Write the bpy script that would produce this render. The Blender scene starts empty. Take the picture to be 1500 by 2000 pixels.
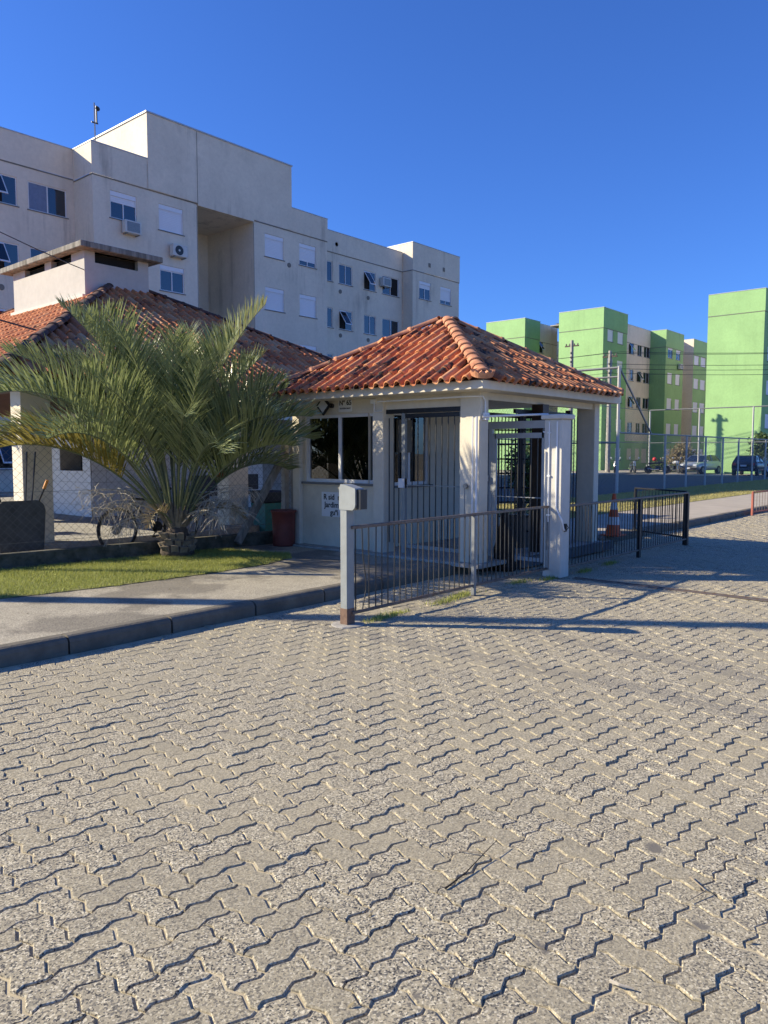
import bpy, bmesh, math, random
import numpy as np
from mathutils import Vector, Matrix
R = math.radians
random.seed(7); rng = np.random.default_rng(7)
S = bpy.context.scene
COL = S.collection

# ------------------------------------------------------------------ camera, sky, sun, exposure
CAMH = 1.6
cam_d = bpy.data.cameras.new('camera'); cam = bpy.data.objects.new('camera', cam_d); COL.objects.link(cam)
cam_d.sensor_fit = 'VERTICAL'; cam_d.sensor_height = 24; cam_d.lens = 18.0
cam_d.clip_start = .05; cam_d.clip_end = 2000
cam.location = (0, 0, CAMH)
HEAD, PITCH = R(40.9), math.atan(115/1500)
cam.rotation_euler = Vector((math.cos(HEAD)*math.cos(PITCH), math.sin(HEAD)*math.cos(PITCH), -math.sin(PITCH))).to_track_quat('-Z', 'Y').to_euler()
S.camera = cam
S.render.resolution_x = 768; S.render.resolution_y = 1024
SUN_EL = R(27.2); SUN = Vector((-.592*math.cos(SUN_EL), .806*math.cos(SUN_EL), math.sin(SUN_EL)))
w = bpy.data.worlds.new('World'); S.world = w; w.use_nodes = True
nt = w.node_tree; bg = nt.nodes['Background']
sky = nt.nodes.new('ShaderNodeTexSky'); sky.sky_type = 'NISHITA'; sky.sun_disc = False
sky.sun_elevation = SUN_EL; sky.sun_rotation = math.atan2(SUN.x, SUN.y)
sky.altitude = 0; sky.air_density = 1.0; sky.dust_density = .5; sky.ozone_density = 5.5
tint = nt.nodes.new('ShaderNodeMix'); tint.data_type = 'RGBA'; tint.blend_type = 'MULTIPLY'; tint.inputs[0].default_value = 1; tint.inputs[7].default_value = (.45, .71, 1.22, 1)
nt.links.new(sky.outputs[0], tint.inputs[6]); nt.links.new(tint.outputs[2], bg.inputs[0]); bg.inputs[1].default_value = .089
sl = bpy.data.lights.new('sun', 'SUN'); sl.energy = 4.7; sl.angle = R(.53); sl.color = (1, .88, .65)
so = bpy.data.objects.new('sun', sl); COL.objects.link(so); so.rotation_euler = SUN.to_track_quat('Z', 'Y').to_euler()
S.view_settings.view_transform = 'Standard'; S.view_settings.look = 'None'
S.view_settings.gamma = 1; S.view_settings.use_curve_mapping = False
S.view_settings.exposure = .92

# ------------------------------------------------------------------ materials
def new_mat(name):
    m = bpy.data.materials.new(name); m.use_nodes = True
    return m, m.node_tree, m.node_tree.nodes, m.node_tree.links, m.node_tree.nodes['Principled BSDF']
def N(nodes, t, **kw):
    n = nodes.new(t)
    for k, v in kw.items(): setattr(n, k, v)
    return n
def pos_noise(nodes, links, scale, detail=4, rough=.6, stretch=None, obj=False):
    g = N(nodes, 'ShaderNodeTexCoord') if obj else N(nodes, 'ShaderNodeNewGeometry')
    src = g.outputs['Object' if obj else 'Position']
    if stretch:
        mp = N(nodes, 'ShaderNodeMapping'); mp.inputs['Scale'].default_value = stretch
        links.new(src, mp.inputs['Vector']); src = mp.outputs[0]
    n = N(nodes, 'ShaderNodeTexNoise'); n.inputs['Scale'].default_value = scale
    n.inputs['Detail'].default_value = detail; n.inputs['Roughness'].default_value = rough
    links.new(src, n.inputs['Vector']); return n
def ramp(nodes, links, src, p0, p1, c0=(0,0,0,1), c1=(1,1,1,1)):
    r = N(nodes, 'ShaderNodeValToRGB'); e = r.color_ramp.elements
    e[0].position = p0; e[1].position = p1; e[0].color = c0; e[1].color = c1
    links.new(src, r.inputs[0]); return r
def mixc(nodes, links, fac, a, b, mode='MIX'):
    m = N(nodes, 'ShaderNodeMix', data_type='RGBA', blend_type=mode)
    for i, v in ((0, fac), (6, a), (7, b)):
        if isinstance(v, (int, float)): m.inputs[i].default_value = v
        elif isinstance(v, tuple): m.inputs[i].default_value = v if len(v) == 4 else (*v, 1)
        else: links.new(v, m.inputs[i])
    return m.outputs[2]
def bump(nodes, links, bsdf, src, strength, dist=.01):
    b = N(nodes, 'ShaderNodeBump'); b.inputs['Strength'].default_value = strength; b.inputs['Distance'].default_value = dist
    links.new(src, b.inputs['Height']); links.new(b.outputs[0], bsdf.inputs['Normal']); return b
def simple(name, c, rough=.6, metal=0, var=.18, scale=6, bmp=.15, bscale=60, streak=False, c2=None):
    m, t, nd, lk, b = new_mat(name)
    n = pos_noise(nd, lk, scale, 5, .65, (1, 1, .12) if streak else None)
    r = ramp(nd, lk, n.outputs[0], .35, .7)
    lo = c2 if c2 else tuple(v*(1-var) for v in c)
    col = mixc(nd, lk, r.outputs[0], lo, c)
    lk.new(col, b.inputs['Base Color']); b.inputs['Roughness'].default_value = rough; b.inputs['Metallic'].default_value = metal
    if bmp:
        n2 = pos_noise(nd, lk, bscale, 3, .6); bump(nd, lk, b, n2.outputs[0], bmp, .01)
    return m
def plaster(name, c, dirt=.35, streak=.5):
    m, t, nd, lk, b = new_mat(name)
    n = pos_noise(nd, lk, .5, 6, .62); r = ramp(nd, lk, n.outputs[0], .38, .68)
    col = mixc(nd, lk, r.outputs[0], tuple(v*.88 for v in c), c)
    s = pos_noise(nd, lk, 1.6, 6, .7, (1, 1, .10)); sr = ramp(nd, lk, s.outputs[0], .50, .72)
    s2 = pos_noise(nd, lk, .35, 3, .5); sr2 = ramp(nd, lk, s2.outputs[0], .45, .65)
    mul = N(nd, 'ShaderNodeMath', operation='MULTIPLY'); lk.new(sr.outputs[0], mul.inputs[0]); lk.new(sr2.outputs[0], mul.inputs[1])
    mul2 = N(nd, 'ShaderNodeMath', operation='MULTIPLY'); lk.new(mul.outputs[0], mul2.inputs[0]); mul2.inputs[1].default_value = streak
    col = mixc(nd, lk, mul2.outputs[0], col, tuple(v*dirt for v in c))
    f = pos_noise(nd, lk, 7, 5, .7); fr = ramp(nd, lk, f.outputs[0], .3, .75, (.9,.9,.9,1), (1.04,1.04,1.04,1))
    col = mixc(nd, lk, 1.0, col, fr.outputs[0], 'MULTIPLY')
    lk.new(col, b.inputs['Base Color']); b.inputs['Roughness'].default_value = .88
    n2 = pos_noise(nd, lk, 90, 4, .6); bump(nd, lk, b, n2.outputs[0], .25, .006)
    return m
M = {}
M['beige'] = plaster('beige_plaster', (.80, .715, .575), .35, .75)
M['cream'] = plaster('cream_plaster', (.74, .67, .53), .45, .35)
M['white_wall'] = plaster('whitewash', (.50, .48, .44), .6, .6)
M['green'] = plaster('green_paint', (.33, .55, .23), .55, .5)
M['green_dark'] = plaster('green_paint_deep', (.17, .40, .09), .6, .25)
M['groove'] = simple('groove', (.22, .21, .18), .9)
M['coping'] = simple('coping_metal', (.45, .47, .50), .5, .3)
M['frame'] = simple('white_frame', (.74, .75, .76), .45, 0, .08, 8, .03)
M['shutter'] = simple('roller_shutter', (.78, .79, .82), .5, 0, .06, 2, .03)
M['sill'] = simple('sill_stone', (.17, .17, .17), .6)
M['concrete'] = simple('concrete', (.42, .40, .36), .9, 0, .35, 5, .4, 50)
M['old_concrete'] = simple('weathered_concrete', (.34, .32, .28), .95, 0, .55, 9, .6, 40, True, (.10, .095, .08))
M['mossy'] = simple('mossy_concrete', (.13, .12, .09), .95, 0, .5, 7, .6, 40, False, (.04, .04, .025))
M['galv'] = simple('galvanised_steel', (.26, .27, .27), .5, .45, .25, 14, .08)
M['grey_paint'] = simple('grey_blue_paint', (.27, .29, .285), .5, .1, .16, 9, .08)
M['rail_steel'] = simple('rail_steel', (.17, .16, .15), .5, .35, .4, 20, .1, 60, False, (.12, .075, .05))
M['bar_steel'] = simple('bar_steel', (.055, .053, .05), .45, .4, .3, 20, .05)
M['gate_silver'] = simple('silver_gate_paint', (.42, .44, .45), .5, .1, .14, 9, .06)
M['galv_light'] = simple('pale_galvanised', (.48, .48, .46), .6, .2, .15, 9, .05)
M['black'] = simple('black_steel', (.02, .021, .025), .45, .2, .3, 10, .05)
M['navy'] = simple('navy_paint', (.018, .026, .075), .5, 0, .3, 10, .05)
M['white_paint'] = plaster('white_paint', (.64, .61, .54), .45, .6)
M['pvc'] = simple('white_pvc', (.78, .78, .77), .4, 0, .05, 5, 0)
M['plastic_dark'] = simple('dark_plastic', (.02, .02, .022), .4, 0, .2, 5, 0)
M['rubber'] = simple('rubber', (.025, .025, .025), .85, 0, .2, 20, .1)
M['wood'] = simple('varnished_dark_wood', (.05, .028, .018), .5, 0, .4, 12, .1)
M['trunkwood'] = simple('dark_bark', (.035, .025, .018), .95, 0, .6, 14, 1.0, 40)
M['brickred'] = simple('brick_red', (.26, .09, .05), .85, 0, .35, 20, .2)
M['barrel'] = simple('oxide_red_plastic', (.20, .045, .035), .55, 0, .3, 6, .1)
M['orange'] = simple('orange_plastic', (.72, .11, .03), .55, 0, .2, 12, .05)
M['red'] = simple('red_paint', (.55, .03, .025), .45, 0, .1, 8, 0)
M['white_band'] = simple('white_band', (.7, .7, .7), .4, 0, .15, 12, 0)
M['teal'] = simple('teal_plastic', (.04, .20, .18), .5, 0, .2, 8, 0)
M['blue'] = simple('blue_paint', (.05, .13, .30), .5, 0, .15, 8, 0)
M['iron_red'] = simple('faded_red_paint', (.42, .12, .08), .6, 0, .3, 8, .05)
M['dirt'] = simple('bare_soil', (.16, .13, .09), 1, 0, .4, 3, .5, 30)
M['asphalt'] = simple('asphalt', (.085, .09, .095), .9, 0, .2, .6, .3, 40)
M['terrain'] = simple('field', (.30, .28, .21), 1, 0, .3, .3, .3, 10)
M['tyremark'] = None
M['curtain'] = simple('blue_curtain', (.18, .24, .36), .8, 0, .2, 8, 0)
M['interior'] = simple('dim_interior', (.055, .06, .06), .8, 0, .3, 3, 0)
M['dark'] = simple('recess_black', (.02, .018, .016), .95, 0, .3, 3, 0)  # near-black standing in for unlit depth in window gaps; also barbecue, flue
M['text'] = simple('black_lettering', (.02, .02, .02), .6, 0, 0, 3, 0)
M['car_silver'] = simple('silver_car_paint', (.48, .52, .56), .3, .6, .04, 3, 0)
M['car_dark'] = simple('dark_car_paint', (.035, .045, .06), .25, .4, .05, 3, 0)
M['car_blue'] = simple('pale_blue_car_paint', (.45, .55, .70), .3, .3, .05, 3, 0)
M['tail_red'] = simple('tail_lamp', (.45, .02, .02), .2, 0, .05, 3, 0)
M['lamp_clear'] = simple('headlamp', (.7, .72, .75), .15, .2, .05, 3, 0)
M['chrome'] = simple('chrome', (.6, .6, .6), .2, 1, .05, 3, 0)
M['acwhite'] = simple('ac_casing', (.62, .62, .58), .5, 0, .12, 6, 0)
M['bone'] = simple('dry_flower_stalk', (.50, .45, .36), .9, 0, .3, 20, 0)

def glass_dark(name, c=(.012, .018, .028), r=.06):
    m, t, nd, lk, b = new_mat(name)
    b.inputs['Base Color'].default_value = (*c, 1); b.inputs['Roughness'].default_value = r
    b.inputs['IOR'].default_value = 1.6; b.inputs['Specular IOR Level'].default_value = .8
    n = pos_noise(nd, lk, .9, 2); bump(nd, lk, b, n.outputs[0], .12, .02); return m
M['glass'] = glass_dark('window_glass')
def clear_glass():
    m, t, nd, lk, b = new_mat('clear_glass'); nd.remove(b); out = nd['Material Output']
    tr = N(nd, 'ShaderNodeBsdfTransparent'); tr.inputs[0].default_value = (.5, .55, .55, 1)
    gl = N(nd, 'ShaderNodeBsdfGlossy'); gl.inputs['Roughness'].default_value = .01
    lw = N(nd, 'ShaderNodeFresnel'); lw.inputs[0].default_value = 2.0
    ms = N(nd, 'ShaderNodeMixShader'); lk.new(lw.outputs[0], ms.inputs[0]); lk.new(tr.outputs[0], ms.inputs[1]); lk.new(gl.outputs[0], ms.inputs[2])
    lk.new(ms.outputs[0], out.inputs[0]); return m
M['clear'] = clear_glass()

def paver_mat():
    m, t, nd, lk, b = new_mat('concrete_paver')
    g = N(nd, 'ShaderNodeNewGeometry'); oi = N(nd, 'ShaderNodeObjectInfo')
    a = N(nd, 'ShaderNodeMath', operation='MULTIPLY'); lk.new(g.outputs['Random Per Island'], a.inputs[0]); a.inputs[1].default_value = 7.31
    s = N(nd, 'ShaderNodeMath', operation='ADD'); lk.new(a.outputs[0], s.inputs[0]); lk.new(oi.outputs['Random'], s.inputs[1])
    fr = N(nd, 'ShaderNodeMath', operation='FRACT'); lk.new(s.outputs[0], fr.inputs[0])
    rnd = fr.outputs[0]
    # base tone of each block
    base = mixc(nd, lk, rnd, (.385, .34, .235), (.49, .43, .295))
    big = pos_noise(nd, lk, .7, 4, .6); br = ramp(nd, lk, big.outputs[0], .35, .7, (.86, .86, .87, 1), (1.06, 1.04, 1.0, 1))
    base = mixc(nd, lk, 1.0, base, br.outputs[0], 'MULTIPLY')
    # worn, exposed aggregate: dark, grey and pale pebbles
    v = N(nd, 'ShaderNodeTexVoronoi'); v.inputs['Scale'].default_value = 165; v.inputs['Randomness'].default_value = 1
    lk.new(g.outputs['Position'], v.inputs['Vector'])
    sep = N(nd, 'ShaderNodeSeparateColor'); lk.new(v.outputs['Color'], sep.inputs[0])
    peb = N(nd, 'ShaderNodeValToRGB'); cr = peb.color_ramp; cr.interpolation = 'CONSTANT'
    for i, (p, c) in enumerate([(0, (.04, .04, .045)), (.12, (.16, .15, .13)), (.28, (.38, .335, .24)), (.60, (.49, .43, .305)), (.86, (.74, .67, .50))]):
        e = cr.elements[i] if i < 2 else cr.elements.new(p)
        e.position = p; e.color = (*c, 1)
    lk.new(sep.outputs[0], peb.inputs[0])
    # wear mask: patches x block random
    wn = pos_noise(nd, lk, 1.1, 3, .5)
    wn2 = pos_noise(nd, lk, 14, 4, .6)
    s1 = N(nd, 'ShaderNodeMath', operation='MULTIPLY_ADD'); lk.new(rnd, s1.inputs[0]); s1.inputs[1].default_value = .42; lk.new(wn.outputs[0], s1.inputs[2])
    s2 = N(nd, 'ShaderNodeMath', operation='MULTIPLY_ADD'); lk.new(wn2.outputs[0], s2.inputs[0]); s2.inputs[1].default_value = .35; lk.new(s1.outputs[0], s2.inputs[2])
    wear = ramp(nd, lk, s2.outputs[0], .66, 1.16, (.36,.36,.36,1), (.95,.95,.95,1))
    col = mixc(nd, lk, wear.outputs[0], base, peb.outputs[0])
    # fine grain
    fg = pos_noise(nd, lk, 420, 3, .7); fgr = ramp(nd, lk, fg.outputs[0],   .3, .72, (.60, .60, .61, 1), (1.26, 1.25, 1.2, 1))
    col = mixc(nd, lk, 1.0, col, fgr.outputs[0], 'MULTIPLY')
    # scattered old stains
    st = pos_noise(nd, lk, 5.5, 2, .4); str_ = ramp(nd, lk, st.outputs[0], .72, .77)
    col = mixc(nd, lk, str_.outputs[0], col, (.16, .145, .12))
    # tyre marks worn into the paving: two long bands
    sx = N(nd, 'ShaderNodeSeparateXYZ'); lk.new(g.outputs['Position'], sx.inputs[0])
    wob = pos_noise(nd, lk, .35, 2, .5)
    def band(ax, ay, c, wdt, amt, col):
        m1 = N(nd, 'ShaderNodeMath', operation='MULTIPLY'); lk.new(sx.outputs[0], m1.inputs[0]); m1.inputs[1].default_value = ax
        m2 = N(nd, 'ShaderNodeMath', operation='MULTIPLY_ADD'); lk.new(sx.outputs[1], m2.inputs[0]); m2.inputs[1].default_value = ay; lk.new(m1.outputs[0], m2.inputs[2])
        m3 = N(nd, 'ShaderNodeMath', operation='MULTIPLY_ADD'); lk.new(wob.outputs[0], m3.inputs[0]); m3.inputs[1].default_value = .25; lk.new(m2.outputs[0], m3.inputs[2])
        m4 = N(nd, 'ShaderNodeMath', operation='SUBTRACT'); lk.new(m3.outputs[0], m4.inputs[0]); m4.inputs[1].default_value = c + .125
        m5 = N(nd, 'ShaderNodeMath', operation='ABSOLUTE'); lk.new(m4.outputs[0], m5.inputs[0])
        rr = ramp(nd, lk, m5.outputs[0], wdt*.5, wdt, (amt,)*3+(1,), (0,0,0,1))
        mm = N(nd, 'ShaderNodeMath', operation='MULTIPLY'); lk.new(rr.outputs[0], mm.inputs[0]); lk.new(br.outputs[0], mm.inputs[1])
        return mixc(nd, lk, mm.outputs[0], col, (.15, .14, .125))
    for (p, q, wd, am) in TYRE:
        dx, dy = q[0]-p[0], q[1]-p[1]; L = math.hypot(dx, dy); nx, ny = -dy/L, dx/L
        col = band(nx, ny, nx*p[0]+ny*p[1], wd, am, col)
    lk.new(col, b.inputs['Base Color']); b.inputs['Roughness'].default_value = .93
    # relief: pebbles stand out where worn, plus pits
    vb = N(nd, 'ShaderNodeMath', operation='MULTIPLY'); lk.new(sep.outputs[1], vb.inputs[0]); lk.new(wear.outputs[0], vb.inputs[1])
    ad = N(nd, 'ShaderNodeMath', operation='MULTIPLY_ADD'); lk.new(fg.outputs[0], ad.inputs[0]); ad.inputs[1].default_value = .8; lk.new(vb.outputs[0], ad.inputs[2])
    md = pos_noise(nd, lk, 60, 3, .6)
    ad2 = N(nd, 'ShaderNodeMath', operation='MULTIPLY_ADD'); lk.new(md.outputs[0], ad2.inputs[0]); ad2.inputs[1].default_value = .9; lk.new(ad.outputs[0], ad2.inputs[2])
    bump(nd, lk, b, ad2.outputs[0], .75, .0035)
    return m
TYRE = [((6.05, 3.68), (5.78, 1.43), .16, .40), ((4.98, 3.68), (4.98, 1.22), .16, .35)]
M['paver'] = paver_mat()
def sand_mat():
    m, t, nd, lk, b = new_mat('joint_sand')
    n = pos_noise(nd, lk, 3, 4, .6); r = ramp(nd, lk, n.outputs[0], .35, .7, (.40, .34, .23, 1), (.62, .54, .37, 1))
    n3 = pos_noise(nd, lk, 250, 3, .7); r3 = ramp(nd, lk, n3.outputs[0], .3, .7, (.7, .7, .7, 1), (1.1, 1.1, 1.1, 1))
    lk.new(mixc(nd, lk, 1.0, r.outputs[0], r3.outputs[0], 'MULTIPLY'), b.inputs['Base Color']); b.inputs['Roughness'].default_value = 1
    bump(nd, lk, b, n3.outputs[0], .6, .003); return m
M['sand'] = sand_mat()
def sidewalk_mat():
    m, t, nd, lk, b = new_mat('sidewalk_concrete')
    g = N(nd, 'ShaderNodeNewGeometry')
    n = pos_noise(nd, lk, .9, 5, .6); r = ramp(nd, lk, n.outputs[0], .47, .53, (.25, .225, .18, 1), (.42, .38, .30, 1))
    v = pos_noise(nd, lk, 75, 5, .8); vr = ramp(nd, lk, v.outputs[0], .38, .62, (.42, .42, .42, 1), (1.3, 1.28, 1.2, 1))
    col = mixc(nd, lk, 1.0, r.outputs[0], vr.outputs[0], 'MULTIPLY')
    v2 = pos_noise(nd, lk, 2.6, 5, .7); v2r = ramp(nd, lk, v2.outputs[0], .3, .7, (.82, .82, .82, 1), (1.1, 1.1, 1.1, 1))
    col = mixc(nd, lk, 1.0, col, v2r.outputs[0], 'MULTIPLY')
    lk.new(col, b.inputs['Base Color']); b.inputs['Roughness'].default_value = .95
    bump(nd, lk, b, v.outputs[0], .7, .006); return m
M['sidewalk'] = sidewalk_mat()
M['walk_pale'] = simple('pale_sidewalk', (.42, .37, .30), .95, 0, .2, 1.5, .4, 60)
def tile_mat(name, moss):
    m, t, nd, lk, b = new_mat(name)
    g = N(nd, 'ShaderNodeNewGeometry'); oi = N(nd, 'ShaderNodeObjectInfo')
    a = N(nd, 'ShaderNodeMath', operation='MULTIPLY'); lk.new(g.outputs['Random Per Island'], a.inputs[0]); a.inputs[1].default_value = 7.31
    s = N(nd, 'ShaderNodeMath', operation='ADD'); lk.new(a.outputs[0], s.inputs[0]); lk.new(oi.outputs['Random'], s.inputs[1])
    fr = N(nd, 'ShaderNodeMath', operation='FRACT'); lk.new(s.outputs[0], fr.inputs[0])
    c = N(nd, 'ShaderNodeValToRGB')
    for i, (p, cc) in enumerate([(0, (.42, .125, .045)), (.35, (.57, .19, .07)), (.7, (.66, .26, .10)), (1, (.66, .33, .16))]):
        e = c.color_ramp.elements[i] if i < 2 else c.color_ramp.elements.new(p)
        e.position = p; e.color = (*cc, 1)
    c.color_ramp.elements[1].position = .35
    lk.new(fr.outputs[0], c.inputs[0])
    n = pos_noise(nd, lk, 2.2, 6, .72); n2 = pos_noise(nd, lk, 11, 5, .7)
    s2 = N(nd, 'ShaderNodeMath', operation='MULTIPLY_ADD'); lk.new(n2.outputs[0], s2.inputs[0]); s2.inputs[1].default_value = .55; lk.new(n.outputs[0], s2.inputs[2])
    s3 = N(nd, 'ShaderNodeMath', operation='MULTIPLY_ADD'); lk.new(fr.outputs[0], s3.inputs[0]); s3.inputs[1].default_value = -.12; lk.new(s2.outputs[0], s3.inputs[2])
    mr = ramp(nd, lk, s3.outputs[0], moss, moss+.09)
    col = mixc(nd, lk, mr.outputs[0], c.outputs[0], (.035, .03, .024))
    n4 = pos_noise(nd, lk, 30, 4, .7); r4 = ramp(nd, lk, n4.outputs[0], .3, .7, (.75, .75, .75, 1), (1.1, 1.1, 1.1, 1))
    col = mixc(nd, lk, 1.0, col, r4.outputs[0], 'MULTIPLY')
    lk.new(col, b.inputs['Base Color']); b.inputs['Roughness'].default_value = .85
    bump(nd, lk, b, n4.outputs[0], .25, .006); return m
M['tile'] = tile_mat('clay_tile', .76)
M['tile_old'] = tile_mat('weathered_clay_tile', .84)
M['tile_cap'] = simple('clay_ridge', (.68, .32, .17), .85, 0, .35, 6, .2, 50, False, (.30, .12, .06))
M['roof_deck'] = simple('roof_underlay', (.10, .035, .022), .95)
def leaf_mat(name, ca, cb, rough=.5, trans=.35, spec=.4):
    m, t, nd, lk, b = new_mat(name)
    g = N(nd, 'ShaderNodeNewGeometry')
    n = pos_noise(nd, lk, 1.4, 3, .6)
    s = N(nd, 'ShaderNodeMath', operation='ADD'); lk.new(g.outputs['Random Per Island'], s.inputs[0]); lk.new(n.outputs[0], s.inputs[1])
    r = ramp(nd, lk, s.outputs[0], .45, 1.35, (*ca, 1), (*cb, 1))
    lk.new(r.outputs[0], b.inputs['Base Color']); b.inputs['Roughness'].default_value = rough; b.inputs['Specular IOR Level'].default_value = spec
    out = nd['Material Output']; tr = N(nd, 'ShaderNodeBsdfTranslucent'); lk.new(r.outputs[0], tr.inputs[0])
    ms = N(nd, 'ShaderNodeMixShader'); ms.inputs[0].default_value = trans
    lk.new(b.outputs[0], ms.inputs[1]); lk.new(tr.outputs[0], ms.inputs[2]); lk.new(ms.outputs[0], out.inputs[0]); return m
M['palm'] = leaf_mat('palm_leaflet', (.045, .075, .02), (.27, .31, .13), .33, .3, .8)
M['palm_yellow'] = leaf_mat('yellowing_leaflet', (.16, .13, .03), (.26, .22, .06), .45, .4)
M['petiole'] = simple('palm_petiole', (.17, .19, .09), .5, 0, .3, 6, .05)
M['trunk_brown'] = simple('palm_trunk', (.13, .10, .075), .95, 0, .6, 16, .8, 40)
M['boot'] = simple('palm_boot', (.30, .25, .18), .9, 0, .5, 12, .4, 60)
M['grass'] = leaf_mat('grass_blade', (.10, .14, .025), (.42, .44, .11), .6, .35)
M['grass_dry'] = leaf_mat('dry_grass_blade', (.28, .26, .07), (.50, .44, .17), .7, .35)
M['soilgrass'] = simple('turf', (.26, .26, .08), 1, 0, .35, 8, .5, 60)
M['soilgrass_dry'] = simple('dry_turf', (.26, .24, .09), 1, 0, .3, 3, .4, 30)
M['leaf'] = leaf_mat('shrub_leaf', (.03, .055, .015), (.10, .15, .05), .5, .3)
M['leaf_dry'] = leaf_mat('dry_shrub_leaf', (.16, .13, .08), (.30, .25, .15), .8, .3)
M['twig'] = simple('twig', (.30, .25, .18), .9, 0, .3, 30, 0)
def wall_tile_mat():
    m, t, nd, lk, b = new_mat('glazed_wall_tile'); b.inputs['Base Color'].default_value = (.66, .65, .64, 1); b.inputs['Roughness'].default_value = .45; return m
M['wtile'] = wall_tile_mat()

# ------------------------------------------------------------------ mesh helpers
class MB:
    def __init__(s): s.v = []; s.f = []; s.mi = []
    def add(s, vs, fs, mi=0):
        o = len(s.v); s.v += [tuple(p) for p in vs]; s.f += [tuple(i+o for i in f) for f in fs]; s.mi += [mi]*len(fs); return s
    def box(s, x0, x1, y0, y1, z0, z1, mi=0):
        vs = [(x, y, z) for x in (x0, x1) for y in (y0, y1) for z in (z0, z1)]
        return s.add(vs, [(0,1,3,2),(4,6,7,5),(0,4,5,1),(2,3,7,6),(0,2,6,4),(1,5,7,3)], mi)
    def obox(s, c, ax, ay, az, mi=0):      # centre and three half-axis vectors
        c, ax, ay, az = map(Vector, (c, ax, ay, az))
        vs = [c+i*ax+j*ay+k*az for i in (-1,1) for j in (-1,1) for k in (-1,1)]
        return s.add(vs, [(0,1,3,2),(4,6,7,5),(0,4,5,1),(2,3,7,6),(0,2,6,4),(1,5,7,3)], mi)
    def quad(s, a, b, c, d, mi=0): return s.add([a, b, c, d], [(0,1,2,3)], mi)
    def tube(s, pts, r, n=6, mi=0, caps=True, r1=None):
        pts = [Vector(p) for p in pts]; rings = []; L = len(pts)
        up = None
        for i, p in enumerate(pts):
            t = (pts[min(i+1, L-1)]-pts[max(i-1, 0)]).normalized()
            if up is None:
                up = Vector((0,0,1)) if abs(t.z) < .9 else Vector((1,0,0))
            a = t.cross(up).normalized(); b_ = a.cross(t).normalized(); up = b_
            rr = r if r1 is None else r+(r1-r)*i/(L-1)
            rings.append([p+a*math.cos(2*math.pi*(k+.5)/n)*rr+b_*math.sin(2*math.pi*(k+.5)/n)*rr for k in range(n)])
        vs = [q for rg in rings for q in rg]; fs = []
        for i in range(L-1):
            for k in range(n): fs.append((i*n+k, i*n+(k+1)%n, (i+1)*n+(k+1)%n, (i+1)*n+k))
        if caps: fs += [tuple(range(n))[::-1], tuple((L-1)*n+k for k in range(n))]
        return s.add(vs, fs, mi)
    def lathe(s, c, prof, n=16, axis='z', mi=0):   # prof = [(r,h)...]
        vs = []; fs = []
        for (r, h) in prof:
            for k in range(n):
                a = 2*math.pi*k/n; u, v_ = r*math.cos(a), r*math.sin(a)
                p = {'z': (u, v_, h), 'y': (u, h, v_), 'x': (h, u, v_)}[axis]
                vs.append((c[0]+p[0], c[1]+p[1], c[2]+p[2]))
        for i in range(len(prof)-1):
            for k in range(n): fs.append((i*n+k, i*n+(k+1)%n, (i+1)*n+(k+1)%n, (i+1)*n+k))
        fs += [tuple(range(n))[::-1], tuple((len(prof)-1)*n+k for k in range(n))]
        return s.add(vs, fs, mi)
    def mesh(s, name, mats):
        me = bpy.data.meshes.new(name); me.from_pydata(s.v, [], s.f)
        for m in (mats if isinstance(mats, (list, tuple)) else [mats]): me.materials.append(m)
        if any(s.mi): me.polygons.foreach_set('material_index', s.mi)
        me.update(); return me
    def build(s, name, mats, parent=None, smooth=False, bevel=0):
        me = s.mesh(name, mats)
        if bevel:
            bm = bmesh.new(); bm.from_mesh(me); bmesh.ops.remove_doubles(bm, verts=bm.verts, dist=1e-5)
            ed = [e for e in bm.edges if len(e.link_faces) == 2 and e.calc_face_angle(0) > .5]
            bmesh.ops.bevel(bm, geom=ed, offset=bevel, segments=1, affect='EDGES', clamp_overlap=True); bm.to_mesh(me); bm.free()
        if smooth: me.polygons.foreach_set('use_smooth', [True]*len(me.polygons))
        return link(name, me, parent)
def link(name, me, parent=None):
    o = bpy.data.objects.new(name, me); COL.objects.link(o)
    if parent: o.parent = parent
    return o
def tag(o, label=None, cat=None, group=None, kind=None):
    if label: o['label'] = label
    if cat: o['category'] = cat
    if group: o['group'] = group
    if kind: o['kind'] = kind
    return o
def thing(name, label, cat, loc=(0,0,0), rz=0, group=None):
    o = bpy.data.objects.new(name, None); COL.objects.link(o); o.location = loc; o.rotation_euler = (0, 0, rz)
    o.empty_display_size = .2
    return tag(o, label, cat, group)
def copy_tree(o, parent=None):
    c = o.copy(); COL.objects.link(c)
    if parent: c.parent = parent
    for ch in list(o.children): copy_tree(ch, c)
    return c
def np_mesh(name, V, F, mat):
    me = bpy.data.meshes.new(name); V = np.asarray(V, np.float32); F = np.asarray(F, np.int32); k = F.shape[1]
    me.vertices.add(len(V)); me.vertices.foreach_set('co', V.ravel())
    me.loops.add(F.size); me.loops.foreach_set('vertex_index', F.ravel())
    me.polygons.add(len(F)); me.polygons.foreach_set('loop_start', np.arange(0, F.size, k, dtype=np.int32)); me.polygons.foreach_set('loop_total', np.full(len(F), k, np.int32))
    me.materials.append(mat); me.polygons.foreach_set('use_smooth', [False]*len(F)); me.update(calc_edges=True); me.validate(); return me
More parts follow.
